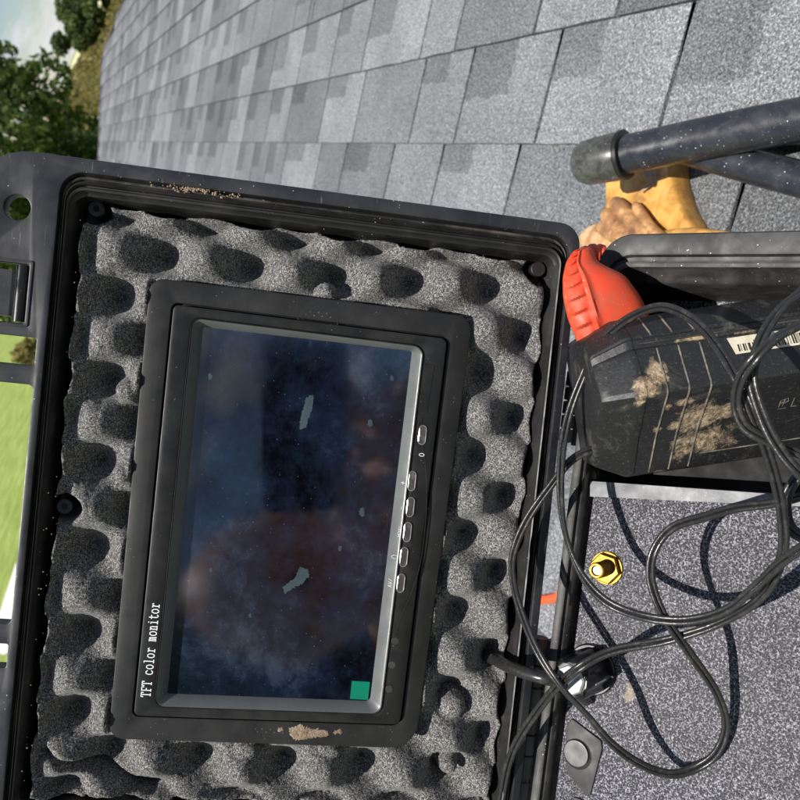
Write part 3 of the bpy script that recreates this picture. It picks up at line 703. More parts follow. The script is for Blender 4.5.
bz = plate('bezel', C2, [C3], 0.8, 5.0, M['bezel'], mon, .45)
mb = MB(); ring2(C3, rpoly([(-1.9, -3.5), (154.7, -3.5), (153.5, 87.7), (-.5, 89.7)], [3.4, 3.4, 3.9, 3.9], 7), [(0, 4.6), (.15, 5.5), (.5, 5.8), (1, 5.5)], mb); mb.build('bezel_lip', M['bezel'], mon)
# sloped inner frame around the glass, each side its own piece of trim
C4 = rpoly([(-1.9, -3.5), (154.7, -3.5), (153.5, 87.7), (-.5, 89.7)], [3.4, 3.4, 3.9, 3.9], 7)
mb = MB(); ring2(C4, SCR, [(0, 5.45), (.12, 5.2), (1, .3)], mb); mb.build('inner_bevel', M['bevel'], mon)
mb = MB(); mb.add([(-1, -1.6, .25), (153, -1.6, .25), (153, 88, .25), (-1, 88, .25)], [(0, 1, 2, 3)]); scr = mb.build('screen', M['screen'], mon)
# control buttons
for (x, y, ln) in ((422.5, 435, 8.4), (412, 481, 8.6), (410.5, 507, 8.6), (407.5, 532, 8.6), (404, 557, 8.6), (399.5, 583, 8.2)):
    c_ = Lp(x, y, 5.2); wv = 1.75; c_ = (c_[0], max(c_[1], 91.0) if y > 440 else c_[1])
    def pill(k, dz0, dz1, mb):
        pts = [(c_[0] - (ln / 2 - wv * .0 - wv) + k * math.cos(q) * wv, c_[1] + k * math.sin(q) * wv) for q in np.linspace(math.pi / 2, 3 * math.pi / 2, 9)] + \
              [(c_[0] + (ln / 2 - wv) + k * math.cos(q) * wv, c_[1] + k * math.sin(q) * wv) for q in np.linspace(-math.pi / 2, math.pi / 2, 9)]
        return pts
    mb = MB(); ring2(pill(1.0, 0, 0, mb), pill(.66, 0, 0, mb), [(-.1, 4.9), (.1, 5.45), (.5, 5.6), (1, 5.3), (1.05, 4.9)], mb); b_ = mb.build('button', M['chrome'], mon)
    mb = MB(); mb.prism(pill(.64, 0, 0, mb), 4.9, 5.35, .15); mb.build('button_cap', M['button'], b_)
for (x, y) in ((395, 641), (392, 665), (389, 689)):
    c_ = Lp(x, y, 5); mb = MB(); cyl(mb, c_, 2.0, 4.7, 5.02, 22, .02); s_ = mb.build('sensor_window', M['groove'], mon); mb = MB(); cyl(mb, c_, 1.66, 4.9, 5.14, 22, .22); mb.build('lens', M['pushplate'], s_)
a = rpoly([Lp(423, 361, 5)[:2], Lp(435.5, 363, 5)[:2], Lp(427, 415, 5)[:2], Lp(415.5, 413, 5)[:2]], .3, 2)
c_ = np.mean(a, axis=0); a2 = [c_ + (p - c_) * .93 for p in a]
mb = MB(); ring2(a, a2, [(0, 5.01), (1, 5.01)], mb); s_ = mb.build('infrared_window', M['groove'], mon); mb = MB(); mb.prism(a2, 4.8, 5.14, .1); mb.build('window_lens', M['bezel'], s_)
# swept styling line
P = [(417, 414), (415, 432), (419, 458), (421, 496), (419, 529), (414, 565), (406, 592), (395, 618), (390, 636)]
mb = MB(); mb.tube(smoothpath([(Lp(x + 6, y, 5)[0], Lp(x + 6, y, 5)[1], 4.95) for x, y in P], 5), .2, 6); mb.build('styling_line', M['bezel'], mon)
# flange tabs with vent pin holes
for quad in (((299, 303), (340, 308), (338, 325), (297, 320)), ((250, 722), (292, 724), (291, 739), (249, 737))):
    a = [Lp(*p, 3.5)[:2] for p in quad]; c_ = np.mean(a, axis=0); a2 = [c_ + (p - c_) * .93 for p in a]
    mb = MB(); ring2(a, a2, [(0, 3.515), (1, 3.515)], mb); s_ = mb.build('flange_tab', M['groove'], mon)
    mb = MB(); e1 = a[1] - a[0]; e2 = a[3] - a[0]
    for k in range(7): p = a[0] + e1 * (.2 + .1 * k) + e2 * (.42 if k % 2 else .62); cyl(mb, p, .35, 3.4, 3.62, 10, .05)
    mb.build('dimple', M['pushcap'], s_)
mb = MB(); text(mb, 'TFT color monitor', Lp(150, 697.5, 5)[:2], Lp(159.5, 603, 5)[:2], np.array([0, -1]) * 2.55, .36, 5.03); mb.build('lettering', M['white_ink'], mon)
ic = MB()
def icon(s, x, y, size, wd=.16):
    p = Lp(x, y, 5)[:2]; n = len(s); a0 = p + np.array([size * n * .5, 0]); text(ic, s, a0, a0 - np.array([size * n, 0]), np.array([0, -size * .95]), wd, 5.03)
icon('+', 405.5, 483, 1.6, .22); icon('-', 403.5, 508, 1.3); icon('MENU', 401.5, 532, 1.05); icon('O', 397.5, 557, 1.9); icon('AV/', 392, 583, 1.25); icon('O', 424, 455, 1.5, .25)
ic.build('lettering', M['white_ink'], mon)
# green film tab and smears on the glass
mb = MB(); a = [Lp(x, y, .5)[:2] for x, y in ((352, 681), (370, 682), (368, 700), (350, 699))]; mb.prism(a, .26, .45, .02); o = mb.build('film_tab', M['green'], mon); o['label'] = 'green sticker in the lower corner of the screen'
def smear(pts, name='smear'):                               # thin dried residue with a ragged outline
    P = rpoly(pts, 1.2, 3); c0_ = np.mean(P, axis=0); Q = []
    for p, q in zip(P, P[1:] + P[:1]):
        for t in np.linspace(0, 1, max(2, int(np.hypot(*(q - p)) / .9)), endpoint=False): Q.append(p + (q - p) * t + rng.normal(0, .55, 2))
    mb = MB(); a = [LID.at(p[0], p[1], .27)[:2] for p in Q]; c_ = np.mean(a, axis=0); mb.add([(*c_, .29)] + [(*p, .265) for p in a], [(0, i + 1, (i + 1) % len(a) + 1) for i in range(len(a))]); mb.build(name, M['smear'], scr)
smear([(283, 588), (291, 581), (296, 576), (300, 567), (308, 569), (309, 576), (302, 584), (294, 587), (284, 594)])
smear([(307, 397), (314, 394), (312, 410), (305, 428), (299, 430), (302, 412)])
for (x, y, r) in ((210, 376, 3.2), (370, 424, 3.8), (392, 378, 3), (362, 512, 4), (211, 570, 2.2), (340, 548, 2.6), (250, 616, 2.0)):
    smear([(x + .8 * r * math.cos(q) * rng.uniform(.4, 1), y + r * math.sin(q) * rng.uniform(.6, 1.4)) for q in np.linspace(0, 6.28, 8, endpoint=False)])
# mud smears on the flange and a clod on the lid rim
def crumbs(name, frame, spots, h0, label=None, cat=None, parent=None, n=60, size=(.3, .9)):
    mb = MB()
    for k in range(n):
        (xa, ya), (xb, yb), wd = spots[rng.integers(len(spots))]; t = rng.uniform(0, 1)
        p = frame.at(xa + (xb - xa) * t + rng.normal() * wd, ya + (yb - ya) * t + rng.normal() * wd, h0); s = rng.uniform(*size)
        q = [(-1, -.8, 0), (.9, -1, 0), (1, .9, 0), (-.8, 1, 0), (.1, 0, 1)]
        mb.add([(p[0] + s * a * rng.uniform(.6, 1.2), p[1] + s * b * rng.uniform(.6, 1.2), p[2] + s * c2 * rng.uniform(.4, 1)) for a, b, c2 in q], [(0, 1, 4), (1, 2, 4), (2, 3, 4), (3, 0, 4), (0, 3, 2, 1)])
    o = mb.build(name, M['mud'], parent, frame, smooth=False, origin=None if parent else frame.at(*spots[0][0], h0).tolist())
    if label: tag(o, label, cat, kind='stuff')
    return o
crumbs('mud', LID, [((172, 186), (212, 190), 2.2), ((190, 186), (205, 188), 2), ((150, 181), (240, 197), 2)], 7.2, 'crumbly tan dried mud caught in the groove along the lid edge', 'mud', n=190, size=(.15, .55))
crumbs('mud', LID, [((30, 776), (81, 214), .6), ((22, 790), (50, 480), 1.5), ((130, 178), (540, 250), 3.0), ((120, 190), (520, 262), 2)], 8.3, 'pale specks of grit scattered around the lid rim', 'grit', n=45, size=(.1, .3))
mb = MB()
for pts in (((289, 728), (300, 725), (312, 729), (328, 731), (327, 736), (310, 738), (298, 740), (290, 736)), ((333, 731), (341, 729), (342, 733), (335, 734)), ((278, 728), (284, 727), (283, 731), (279, 731))):
    Pm = rpoly(pts, 1.2, 3); Q = []
    for p, q in zip(Pm, Pm[1:] + Pm[:1]):
        for t in np.linspace(0, 1, max(2, int(np.hypot(*(q - p)) / .8)), endpoint=False): Q.append(p + (q - p) * t + rng.normal(0, .7, 2))
    c0_ = np.mean(Q, axis=0); rows = []
    for k_, z_ in ((1, 3.5), (.8, 3.66), (.5, 3.72), (.2, 3.68), (.02, 3.7)): rows.append([(*LID.at(*(c0_ + (p - c0_) * k_), 3.5)[:2], z_ + (rng.normal(0, .05) if k_ < 1 else 0)) for p in Q])
    mb.grid(rows, closed_v=True)
mb.build('mud_smear', M['mud'], mon)

# ------------------------------------------------------------------ control panel in the base
cp = thing('control_panel', 'speckled grey control panel with knob and brass connector filling the case base', 'control panel', BASE, (-20, 90, -20))
def Bp(x, y, h): return BASE.at(x, y, h)
pl = rpoly([(-93, 14.0), (56.5, 14.0), (56.5, 205), (-103, 205)], [1, 6, 6, 1], 5)
plate('panel_face', pl, [], -13, -5, M['panel'], cp, .6)
mb = MB(); mb.box((-92, 16, -52), (55, 204, -13.2)); mb.build('panel_box', M['shell_in'], cp)
mb = MB(); mb.box((-116, 14.5, -52), (-93.6, 203, -34)); mb.build('battery_ledge', M['groove'], cp)
bar = [Bp(589.5, 481, -3.5)[:2], Bp(830, 498, -3.5)[:2], Bp(830, 508, -3.5)[:2], Bp(589.5, 496.5, -3.5)[:2]]
mb = MB(); mb.prism(bar, -14, -3.5, .35); mb.build('edge_bar', M['bar'], cp)
# knob
kc = Bp(592, 669, -5); mb = MB(); cyl(mb, kc, 10.6, -5, -3.0, 40, .5); skirt = mb.build('knob', M['knob'], cp)
mb = MB(); rows = []
for (rr_, z) in ((8.8, -3.1), (8.3, 14), (8.0, 16.4), (7.0, 17.2)):
    rows.append([(kc[0] + rr_ * (1 + .07 * math.cos(8 * q)) * math.cos(q), kc[1] + rr_ * (1 + .07 * math.cos(8 * q)) * math.sin(q), z) for q in np.linspace(0, 2 * math.pi, 64, endpoint=False)])
mb.grid(rows, closed_v=True, caps=True); mb.build('knob_grip', M['knob'], skirt)
mb = MB(); mb.prism([(kc[0] + 6.3 * math.cos(q), kc[1] + 6.3 * math.sin(q)) for q in np.linspace(.2, 6.483, 8, endpoint=False)], 17.1, 18.4, .7); mb.build('knob_cap', M['knobtop'], skirt)
mb = MB(); mb.box((kc[0] - .3, kc[1] + 8, -3.1), (kc[0] + .3, kc[1] + 10.2, -2.9)); mb.box((kc[0] - .3, kc[1] + 8.4, -3.0), (kc[0] + .3, kc[1] + 9.2, 13)); mb.build('pointer_line', M['white_ink'], skirt)
# brass connector
bc = Bp(607, 568, -5); mb = MB(); cyl(mb, bc, 7.0, -5, -4.2, 30, .2); conn = mb.build('antenna_connector', M['brass'], cp)
mb = MB(); mb.prism([(bc[0] + 6.6 * math.cos(q), bc[1] + 6.6 * math.sin(q)) for q in np.linspace(.4, 6.683, 6, endpoint=False)][::1], -4.2, -1.6, .5); mb.build('hex_nut', M['brass'], conn)
mb = MB(); rows = []
for k in range(40):
    z = -2 + k * .22; rows.append([(bc[0] + (3.15 + .18 * math.cos(2 * math.pi * (z / .8 - q / 6.2832))) * math.cos(q), bc[1] + (3.15 + .18 * math.cos(2 * math.pi * (z / .8 - q / 6.2832))) * math.sin(q), z) for q in np.linspace(0, 2 * math.pi, 26, endpoint=False)])
mb.grid(rows, closed_v=True); rows2 = [rows[-1]] + [[(bc[0] + r_ * math.cos(q), bc[1] + r_ * math.sin(q), z) for q in np.linspace(0, 2 * math.pi, 26, endpoint=False)] for r_, z in ((2.9, 6.9), (2.2, 6.9), (2.1, 3))]
mb.grid(rows2, closed_v=True); mb.build('threaded_barrel', M['brass'], conn)
mb = MB(); cyl(mb, bc, 1.9, -2, 5.8, 18, .2); mb.build('insulator', M['white_ink'], conn)
# push button
pp = [Bp(x, y, -4)[:2] for x, y in ((571, 718), (601, 741), (602, 749), (589, 800), (566, 772), (565.5, 727))]
plate('push_button', rpoly(pp, [1.5, 1.5, 1.5, 1.5, 4, 4], 5), [], -5.2, -3.9, M['pushplate'], cp, .4)
pb = [o for o in COL.objects if o.name == 'push_button'][0]
pc = Bp(577.5, 754, -4); mb = MB(); cyl(mb, pc, 6.3, -4.0, -3.8, 34, .05); mb.build('button_well', M['groove'], pb)
mb = MB(); rows = [[(pc[0] - .4 + r_ * math.cos(q), pc[1] - .3 + r_ * math.sin(q), z) for q in np.linspace(0, 2 * math.pi, 36, endpoint=False)] for r_, z in ((5.5, -3.9), (5.5, -3.0), (5.3, -2.75), (4.8, -2.7), (2.0, -3.0), (.1, -3.05))]
mb.grid(rows, closed_v=True, caps=True); mb.build('button_cap', M['pushcap'], pb)
pp2 = [Bp(x, y, -4)[:2] for x, y in ((574, 797), (590, 803), (600, 815), (590, 860), (560, 850), (560, 812))]
plate('push_button', rpoly(pp2, 1.5, 5), [], -5.2, -3.9, M['pushplate'], cp, .4)

# ------------------------------------------------------------------ battery pack
A_ = unit([1, .15, 0.0]); Wt = np.array([0, 0, 1.0]); Qd = unit(np.cross(Wt, A_)) * -1
ZK = 300.0
BAT = Frame(ray(640, 402) * ZK, A_, np.cross(Wt, A_), Wt)    # x along, y towards the picture's top, z to the viewer
MUD_SPOTS = []
for (px, py, h, rx, ry, am) in ((650, 373, 6, 5, 6, 1), (638, 387, 8, 5.5, 5, 1), (632, 400, 6, 3, 4, .9), (680, 403, 8, 5, 2.4, .9), (665, 407, 8, 2.5, 2.2, .9), (656, 430, 0, 3, 2.2, .9), (674, 427, 0, 4, 3, .95), (700, 421, 2, 11, 7, 1.15),
        (728, 412, 4, 9, 5, 1.0), (686, 460, -6, 8, 10, 1.15), (712, 450, -4, 17, 9, 1.2), (740, 440, -3, 9, 6, .95), (662, 476, -12, 8, 3, 1.0), (719, 471, -12, 7, 3, 1.0), (690, 338, 0, 12, 1.6, .8), (735, 333, -6, 9, 1.4, .8), (612, 400, -4, 3, 9, .7)):
    p_ = BAT.at(px + 7, py, h); MUD_SPOTS.append((p_[0], p_[1], h, rx * .92, ry * .92, 14, am))
M['battery'] = mat_battery()
bat = thing('battery_pack', 'muddy black ribbed battery pack with a barcode label lying in the case', 'battery pack', BAT, (40, -5, -40))
PR = [(-30, -52), (-31, -28), (-30.2, -24.6), (-28.6, -22.6), (-14, -9), (1, 8.6), (2.4, 9.9), (4.4, 10), (18.6, 3.2), (19.4, 2.4), (19.9, 1.0), (23.0, .6), (23.6, 1.0), (24.6, .6), (31.0, -10.5), (32.2, -13.5), (33, -24), (33, -52)]
def prof_at(t):                                              # dense resample of the section
    P = np.array(PR, float); s = np.r_[0, np.cumsum(np.linalg.norm(np.diff(P, axis=0), axis=1))]; return np.array([np.interp(t * s[-1], s, P[:, 0]), np.interp(t * s[-1], s, P[:, 1])])
_P = np.array(PR, float); _s = np.r_[0, np.cumsum(np.linalg.norm(np.diff(_P, axis=0), axis=1))]; _s = _s / _s[-1]
TS = sorted([a for a in _s] + [a + (b - a) * k for a, b in zip(_s[:-1], _s[1:]) for k in ((.33, .67) if b - a > .03 else ())])
Lx0, Lx1 = -15.5, 96.0
xs = [Lx0, Lx0 + .6, Lx0 + 1.6, Lx0 + 4, Lx0 + 8, Lx0 + 12, Lx0 + 13.2, Lx0 + 14.2, Lx0 + 16] + list(np.linspace(0, Lx1 - 6, 60)) + [Lx1 - 4, Lx1 - 2, Lx1]
cen = np.array([1.0, -22.0]); rows = []
for x in xs:
    e = min(x - Lx0, Lx1 - x); k = float(np.interp(e, [0, .6, 1.6, 12, 13.2, 14.2], [.72, .78, .81, .975, .992, 1]))
    row = []
    for t in TS:
        p = prof_at(t); pp_ = cen + (p - cen) * k; row.append((x + .04 * (p[0] - 0) * (1 if x > 5 else 0), pp_[0], pp_[1]))
    rows.append(row)
mb = MB(); mb.grid(rows, closed_v=True, caps=True); body = mb.build('casing', M['battery'], bat, angle=24)
def along(x, t0, t1, lift, n=26): return [(x + .04 * prof_at(t)[0], *(cen + (prof_at(t) - cen) * 1.0 + lift * unit(prof_at(t) - cen))) for t in np.linspace(t0, t1, n)]
tt = np.linspace(0, 1, 400); pts_t = np.array([prof_at(t) for t in tt]); 
def tfor(y, lo=.15, hi=.95):
    m_ = [(abs(p[0] - y), t) for p, t in zip(pts_t, tt) if p[1] > -50 and lo < t < hi]; return min(m_)[1]
M['rib'] = pmat('worn_rib_edge', (.07, .066, .056), .5, dust=((.34, .30, .23), .5, 160))
for xr in (7.5, 15.5, 23.5):
    mb = MB(); mb.tube(along(xr, tfor(-29.5), tfor(19), .0), .36, 6); mb.build('rib', M['rib'], body)
    mb = MB(); mb.tube([(a[0] - 1, a[1], a[2]) for a in along(xr, tfor(24), tfor(31.5), .12, 10)], .42, 6); mb.build('rib', M['rib'], body)
# long grooves under the ridge and low on the front
mb = MB(); mb.tube([(x, *(prof_at(tfor(-24.5)) + np.array([0, .1]))) for x in (26, 50, 75, 94)], .28, 6); mb.build('seam', M['rib'], body)
mb = MB(); mb.tube([(x, *(prof_at(tfor(21.5)) + np.array([0, .2]))) for x in (0, 50, 94)], .35, 6); mb.build('seam', M['seal'], body)
# barcode label on the sloping facet
t0, t1 = tfor(12.2), tfor(18.6); lx0, lx1 = 33.5, 72.0
M['label'] = pmat('soiled_paper', (.62, .57, .44), .8, dust=((.36, .28, .16), .45, 120))
M['ink'] = pmat('black_ink', .015, .7)
def lab(x, t, lift=.25): p = prof_at(t); nrm = unit(np.array([.5, .87])); return (x + .04 * p[0], p[0] + nrm[0] * lift, p[1] + nrm[1] * lift)
mb = MB(); mb.add([lab(lx0, t1), lab(lx1, t1), lab(lx1, t0), lab(lx0 + 1.5, t0)], [(0, 1, 2, 3)]); lb = mb.build('label', M['label'], bat)
mb = MB(); x = lx0 + 3.0
while x < lx1 - 1:
    w = rng.choice([.22, .35, .6, .9]); ta = t0 + (t1 - t0) * .12; tb = t0 + (t1 - t0) * (.70 if x > lx0 + 9 else .55)
    mb.add([lab(x, tb, .32), lab(x + w, tb, .32), lab(x + w, ta, .32), lab(x, ta, .32)], [(0, 1, 2, 3)]); x += w + rng.choice([.3, .4, .7])
mb.build('barcode', M['ink'], lb)
# moulded marks on the front face
mb = MB()
def mark(lines, x0, y0, sx, sy):
    for ln in lines:
        pts = []
        for p in ln: y = y0 + p[1] * sy; q = prof_at(tfor(y)); pts.append((x0 + p[0] * sx, q[0], q[1] + .15))
        if len(pts) > 1: mb.tube(pts, .16, 5)
mark([[(0, .2), (0, 1.2), (.5, 1.3), (.55, .9), (.1, .8)], [(.5, .3), (.5, 1.3), (.9, 1.4), (1.1, 1), (.6, .7)], [(0, -.1), (1.1, -.1)]], 53.0, -10.5, 2.8, 2.6)
mark(GL['L'], 58.0, -10.5, 2.2, 2.4); mb.build('marking', M['rib'], body)

# ------------------------------------------------------------------ orange plug
ORG = Frame(ray(600, 300) * 330, [1, 0, 0], [0, 1, 0], [0, 0, 1])
plug = thing('cord_plug', 'bright orange ribbed extension cord plug wedged beside the black battery pack', 'plug', ORG, (0, -10, -14))
secs = [((583, 247), (590, 247), 8, 332, .0), ((573, 251), (592, 249), 12, 329, .1), ((566, 262), (598, 262), 14, 327, .3), ((562.5, 278), (625, 275), 16, 325, .6), ((563, 298), (641, 297), 17, 325, .9), ((568, 320), (651, 320), 17, 327, 1), ((577, 342), (660, 342), 16, 331, 1), ((588, 366), (664, 366), 14, 336, 1)]
dense = []; SA = np.array([[a[0], a[1], b[0], b[1], t, z, n] for a, b, t, z, n in secs]); si = np.linspace(0, len(secs) - 1, 120)
sm = np.array([np.interp(si, range(len(secs)), SA[:, k]) for k in range(7)]).T
ker = np.ones(9) / 9
for k in range(7): sm[:, k] = np.convolve(np.pad(sm[:, k], 4, 'edge'), ker, 'valid')
rows = []
for i, s in enumerate(sm):
    row = []
    for q in np.linspace(0, 2 * math.pi, 96, endpoint=False):
        cx = .5 + .5 * -math.cos(q); x = s[0] + (s[2] - s[0]) * cx; y = s[1] + (s[3] - s[1]) * cx
        z = math.sin(q); h = (s[4] * .5) * (abs(z) ** .75) * (1 if z > 0 else -1)
        seam = .34 + .04 * math.sin(i / 30)
        if z > 0:
            h += 1.1 * math.exp(-((cx - seam) / .022) ** 2)                           # moulding seam
            if .03 < cx < seam - .06 and 12 < i < 116:
                ph = (i / 10.5 + cx * 2.2) % 1; env = math.sin(math.pi * (cx - .03) / (seam - .09)); h += 2.6 * max(0, env) ** .6 * (ph if ph < .8 else (1 - ph) * 4.0) - .6
            if cx > seam: h -= .6 * s[6] * min(1, (cx - seam) * 12)
        Zc = s[5] - h; row.append(ORG.loc(ray(x, y) * Zc))
    rows.append(row)
mb = MB(); mb.grid(rows, closed_v=True, caps=True); mb.build('grip_body', M['orange'], plug, angle=28)
# ribbed collar behind the grip
cpth = smoothpath([ORG.loc(ray(x, y) * z) for x, y, z in ((582, 262, 350), (592, 257, 351), (602, 259, 352), (606, 272, 352), (600, 290, 350))], 14)
mb = MB(); mb.tube(cpth, [5.2 + (.55 if (i % 7) < 4 else -.15) for i in range(len(cpth))], 20); mb.build('strain_relief', M['orange'], plug)
# the cord runs on behind the case and reappears in the hinge gap
oc = [ORG.loc(ray(600, 290) * 348), ORG.loc(ray(598, 330) * 372), ORG.loc(ray(592, 420) * 420), ORG.loc(ray(592, 470) * 560), ORG.loc(ROOF.cam(ROOF.at(585, 560, 9))), ORG.loc(ROOF.cam(ROOF.at(562, 594, 10))), ORG.loc(ROOF.cam(ROOF.at(536, 601, 10))), ORG.loc(ROOF.cam(ROOF.at(500, 610, 10))), ORG.loc(ROOF.cam(ROOF.at(450, 650, 10)))]
mb = MB(); mb.tube(smoothpath(oc, 8), 4.6, 12); mb.build('cord', M['orange_cord'], plug)

# ------------------------------------------------------------------ leather glove on the shingles
def Rp(x, y, h): return ROOF.at(x, y, h)
GLV = ROOF; gorg = Rp(645, 225, 0).tolist()
glove = thing('work_glove', 'crumpled yellow leather work glove lying on the shingles beside the tube foot', 'glove', ROOF, gorg)
def wear_attr(o, val):
    me = o.data; at = me.attributes.new('wear', 'FLOAT', 'POINT'); at.data.foreach_set('value', np.full(len(me.vertices), val, np.float32)); return o
# cuff: thick folded leather block, top 46 mm above the roof
outl = [(605, 146), (669, 146), (671, 180), (680, 208), (700, 240), (604, 250)]
top = [Rp(x, y, 25)[:2] for x, y in outl]; pth = rpoly(top, [4, 14, 20, 20, 10, 5], 6); cc_ = np.mean(pth, axis=0)
rows = []
for z, k in ((3, .97), (7, 1.02), (13, 1.04), (18, 1.04), (22, 1.02), (24.4, .985), (25.4, .93), (25, .80), (24.7, .5), (24.6, .05)):
    rows.append([(cc_[0] + (p[0] - cc_[0]) * k, cc_[1] + (p[1] - cc_[1]) * k, z + (1.2 * math.sin(p[0] / 7) + 1.0 * math.cos(p[1] / 6)) * (z > 20) * .8) for p in pth])
mb = MB(); mb.grid(rows, closed_v=True, caps=True); wear_attr(mb.build('cuff', M['leather'], glove), 0.0)
# folded fingers
for pts, rs in ((((613, 200), (621, 209), (636, 225), (652, 238)), (6, 7.5, 8, 7)), (((604, 211), (614, 222), (630, 233), (648, 244)), (6.5, 8, 8.5, 8)), (((634, 203), (641, 214), (650, 228), (662, 240)), (4, 5, 5.5, 6)), (((597, 228), (611, 233), (630, 240), (650, 248)), (7, 9.5, 10, 10))):
    P = smoothpath([Rp(x, y, 31 + i * 1.5) for i, (x, y) in enumerate(pts)], 8); rr_ = np.interp(np.linspace(0, 1, len(P)), np.linspace(0, 1, 4), rs)
    rr_ = list(rr_); rr_[0] *= .3; rr_[1] *= .66; rr_[2] *= .86; rr_[3] *= .95
    mb = MB(); mb.tube(P, rr_, 16); wear_attr(mb.build('finger', M['leather'], glove), .5)
# palm lining, pale
P = smoothpath([Rp(x, y, 24) for x, y in ((584, 250), (594, 240), (612, 240), (640, 248), (670, 250))], 8)
mb = MB(); mb.tube(P, np.interp(np.linspace(0, 1, len(P)), [0, .15, .5, 1], [4, 12, 17, 14]), 18); o = wear_attr(mb.build('palm', M['leather'], glove), .9)
P = smoothpath([Rp(x, y, 26) for x, y in ((650, 243), (680, 238), (710, 238), (745, 240))], 8)
mb = MB(); mb.tube(P, np.interp(np.linspace(0, 1, len(P)), [0, .5, 1], [8, 8, 4]), 14); wear_attr(mb.build('back_strap', M['leather'], glove), .1)
mb = MB()
for quad in (((641, 166), (650, 164), (654, 178), (647, 183)), ((653, 166), (658, 170), (655, 180), (652, 176)), ((640, 191), (661, 174), (662, 176), (642, 193))):
    mb.add([Rp(x, y, 28.0) for x, y in quad], [(0, 1, 2, 3)])
mb.build('stamp_mark', M['print'], glove)

# ------------------------------------------------------------------ tubes
def CP(x, y, Z): return ray(x, y) * Z
TUB = Frame(CP(600, 155, 560), [1, 0, 0], [0, 1, 0], [0, 0, 1])
stand = thing('tube_stand', 'black tubular stand leg with scuffed rubber foot crossing above the shingles', 'stand', TUB, TUB.loc(CP(800, 140, 560)).tolist())
ZT = 652.0
axis = [TUB.loc(CP(x, y, z)) for x, y, z in ((612, 157.5, ZT), (640, 151.5, ZT - 16), (700, 139, ZT - 48), (800, 120, ZT - 101), (900, 104, ZT - 148), (960, 110, ZT - 180), (1010, 170, ZT - 210), (1040, 300, ZT - 240))]
rt = 15.4
mb = MB(); mb.tube(smoothpath(axis, 10), rt, 40); mb.build('tube', M['tube'], stand)
a = unit(axis[0] - axis[2]); mb = MB(); c0 = axis[0] + a * 0
pts = [c0 - a * 9 + a * k for k in (0, 1, 6, 22, 32, 38, 41, 42)]; rs = [rt * 1.06, rt * 1.2, rt * 1.25, rt * 1.22, rt * 1.17, rt * 1.0, rt * .75, rt * .3]
mb.tube(pts, rs, 44); mb.build('rubber_foot', M['cap'], stand)
mb = MB(); pts = [c0 - a * 13 + a * k for k in (0, .8, 3.6, 4.4)]; mb.tube(pts, [rt * 1.08, rt * 1.29, rt * 1.29, rt * 1.1], 44); mb.build('collar', M['capring'], stand)
ax2 = [TUB.loc(CP(x, y, z)) for x, y, z in ((668, 143, ZT - 10), (700, 152, ZT - 28), (750, 166, ZT - 58), (800, 179, ZT - 86), (900, 207, ZT - 136), (1000, 260, ZT - 190))]
mb = MB(); mb.tube(smoothpath(ax2, 10), [rt * .82] * (len(ax2) * 10 - 9), 34); mb.build('brace_tube', M['tube'], stand)

# ------------------------------------------------------------------ cables
def cable(name, label, pts, r=1.25, twin=True, group=None, z=None):
    P = smoothpath([Bp(x, y, h * 1.2 - 5) for x, y, h in pts], 10); org = P[len(P) // 2].tolist()
    t = thing(name, label, 'cable', BASE, org, group)
    n = len(P); ph = 0
    if not twin:
        mb = MB(); mb.tube(P, r, 14); mb.build('sheath', M['cable'], t); return t
    offs = []
    for i in range(n):
        tg = unit(P[min(i + 1, n - 1)] - P[max(i - 1, 0)]); s1 = unit(np.cross(tg, [0, 0, 1])); s2 = np.cross(tg, s1); ang = .5 * math.sin(i / 17.0) + .35 * math.sin(i / 7.3)
        offs.append(math.cos(ang) * s1 + math.sin(ang) * s2)
    for sg_ in (-1, 1):
        mb = MB(); mb.tube([p + sg_ * o * r * 1.02 for p, o in zip(P, offs)], r, 12); mb.build('strand', M['cable'], t)
    return t
cable('twin_cable', 'black twin cable looping over the battery pack and across the knob to the frame bottom',
      [(498, 830, 12), (502, 795, 14), (510, 758, 18), (524, 730, 22), (552, 692, 28), (576, 670, 34), (612, 651, 30), (668, 640, 26), (722, 622, 26), (762, 596, 30), (782, 556, 36), (782, 515, 40), (773, 470, 46), (756, 422, 52), (735, 376, 54), (713, 341, 50), (690, 318, 44), (660, 307, 38), (626, 320, 32), (599, 345, 28), (579, 386, 26), (567, 422, 26), (561, 462, 28), (561, 505, 30), (567, 540, 32), (579, 570, 33), (597, 594, 34), (620, 609, 34), (655, 619, 32), (692, 620, 32), (728, 609, 34), (758, 584, 38), (784, 560, 44), (830, 530, 54)], .86)
cable('twin_cable', 'black twin cable curling in a long loop over the speckled panel below the connector',
      [(850, 480, 20), (800, 497, 22), (770, 504, 24), (736, 508, 26), (704, 517, 29), (672, 528, 32), (654, 551, 33), (651, 580, 32), (664, 616, 30), (691, 655, 24), (716, 692, 12), (726, 724, 5), (717, 752, 3.5), (696, 768, 4), (670, 774, 8), (640, 764, 15), (612, 744, 22), (588, 716, 28), (562, 688, 33), (540, 656, 34), (524, 620, 32), (514, 586, 30), (513, 555, 28), (527, 520, 26), (552, 484, 24), (572, 460, 22), (596, 449, 18), (625, 450, 6)], .86)
cable('twin_cable', 'bent black twin cable rising over the barcode label at the right frame edge',
      [(850, 250, 40), (800, 293, 46), (782, 308, 50), (766, 330, 54), (757, 352, 56), (752, 380, 56), (764, 420, 54), (780, 450, 52), (800, 474, 50), (830, 500, 46)], .95)
cable('twin_cable', 'black twin cable making a small C bend below the barcode label',
      [(850, 296, 50), (800, 325, 56), (776, 338, 60), (756, 357, 62), (741, 378, 60), (736, 402, 56), (743, 424, 54), (760, 437, 52), (790, 450, 48), (840, 470, 44)], .9)
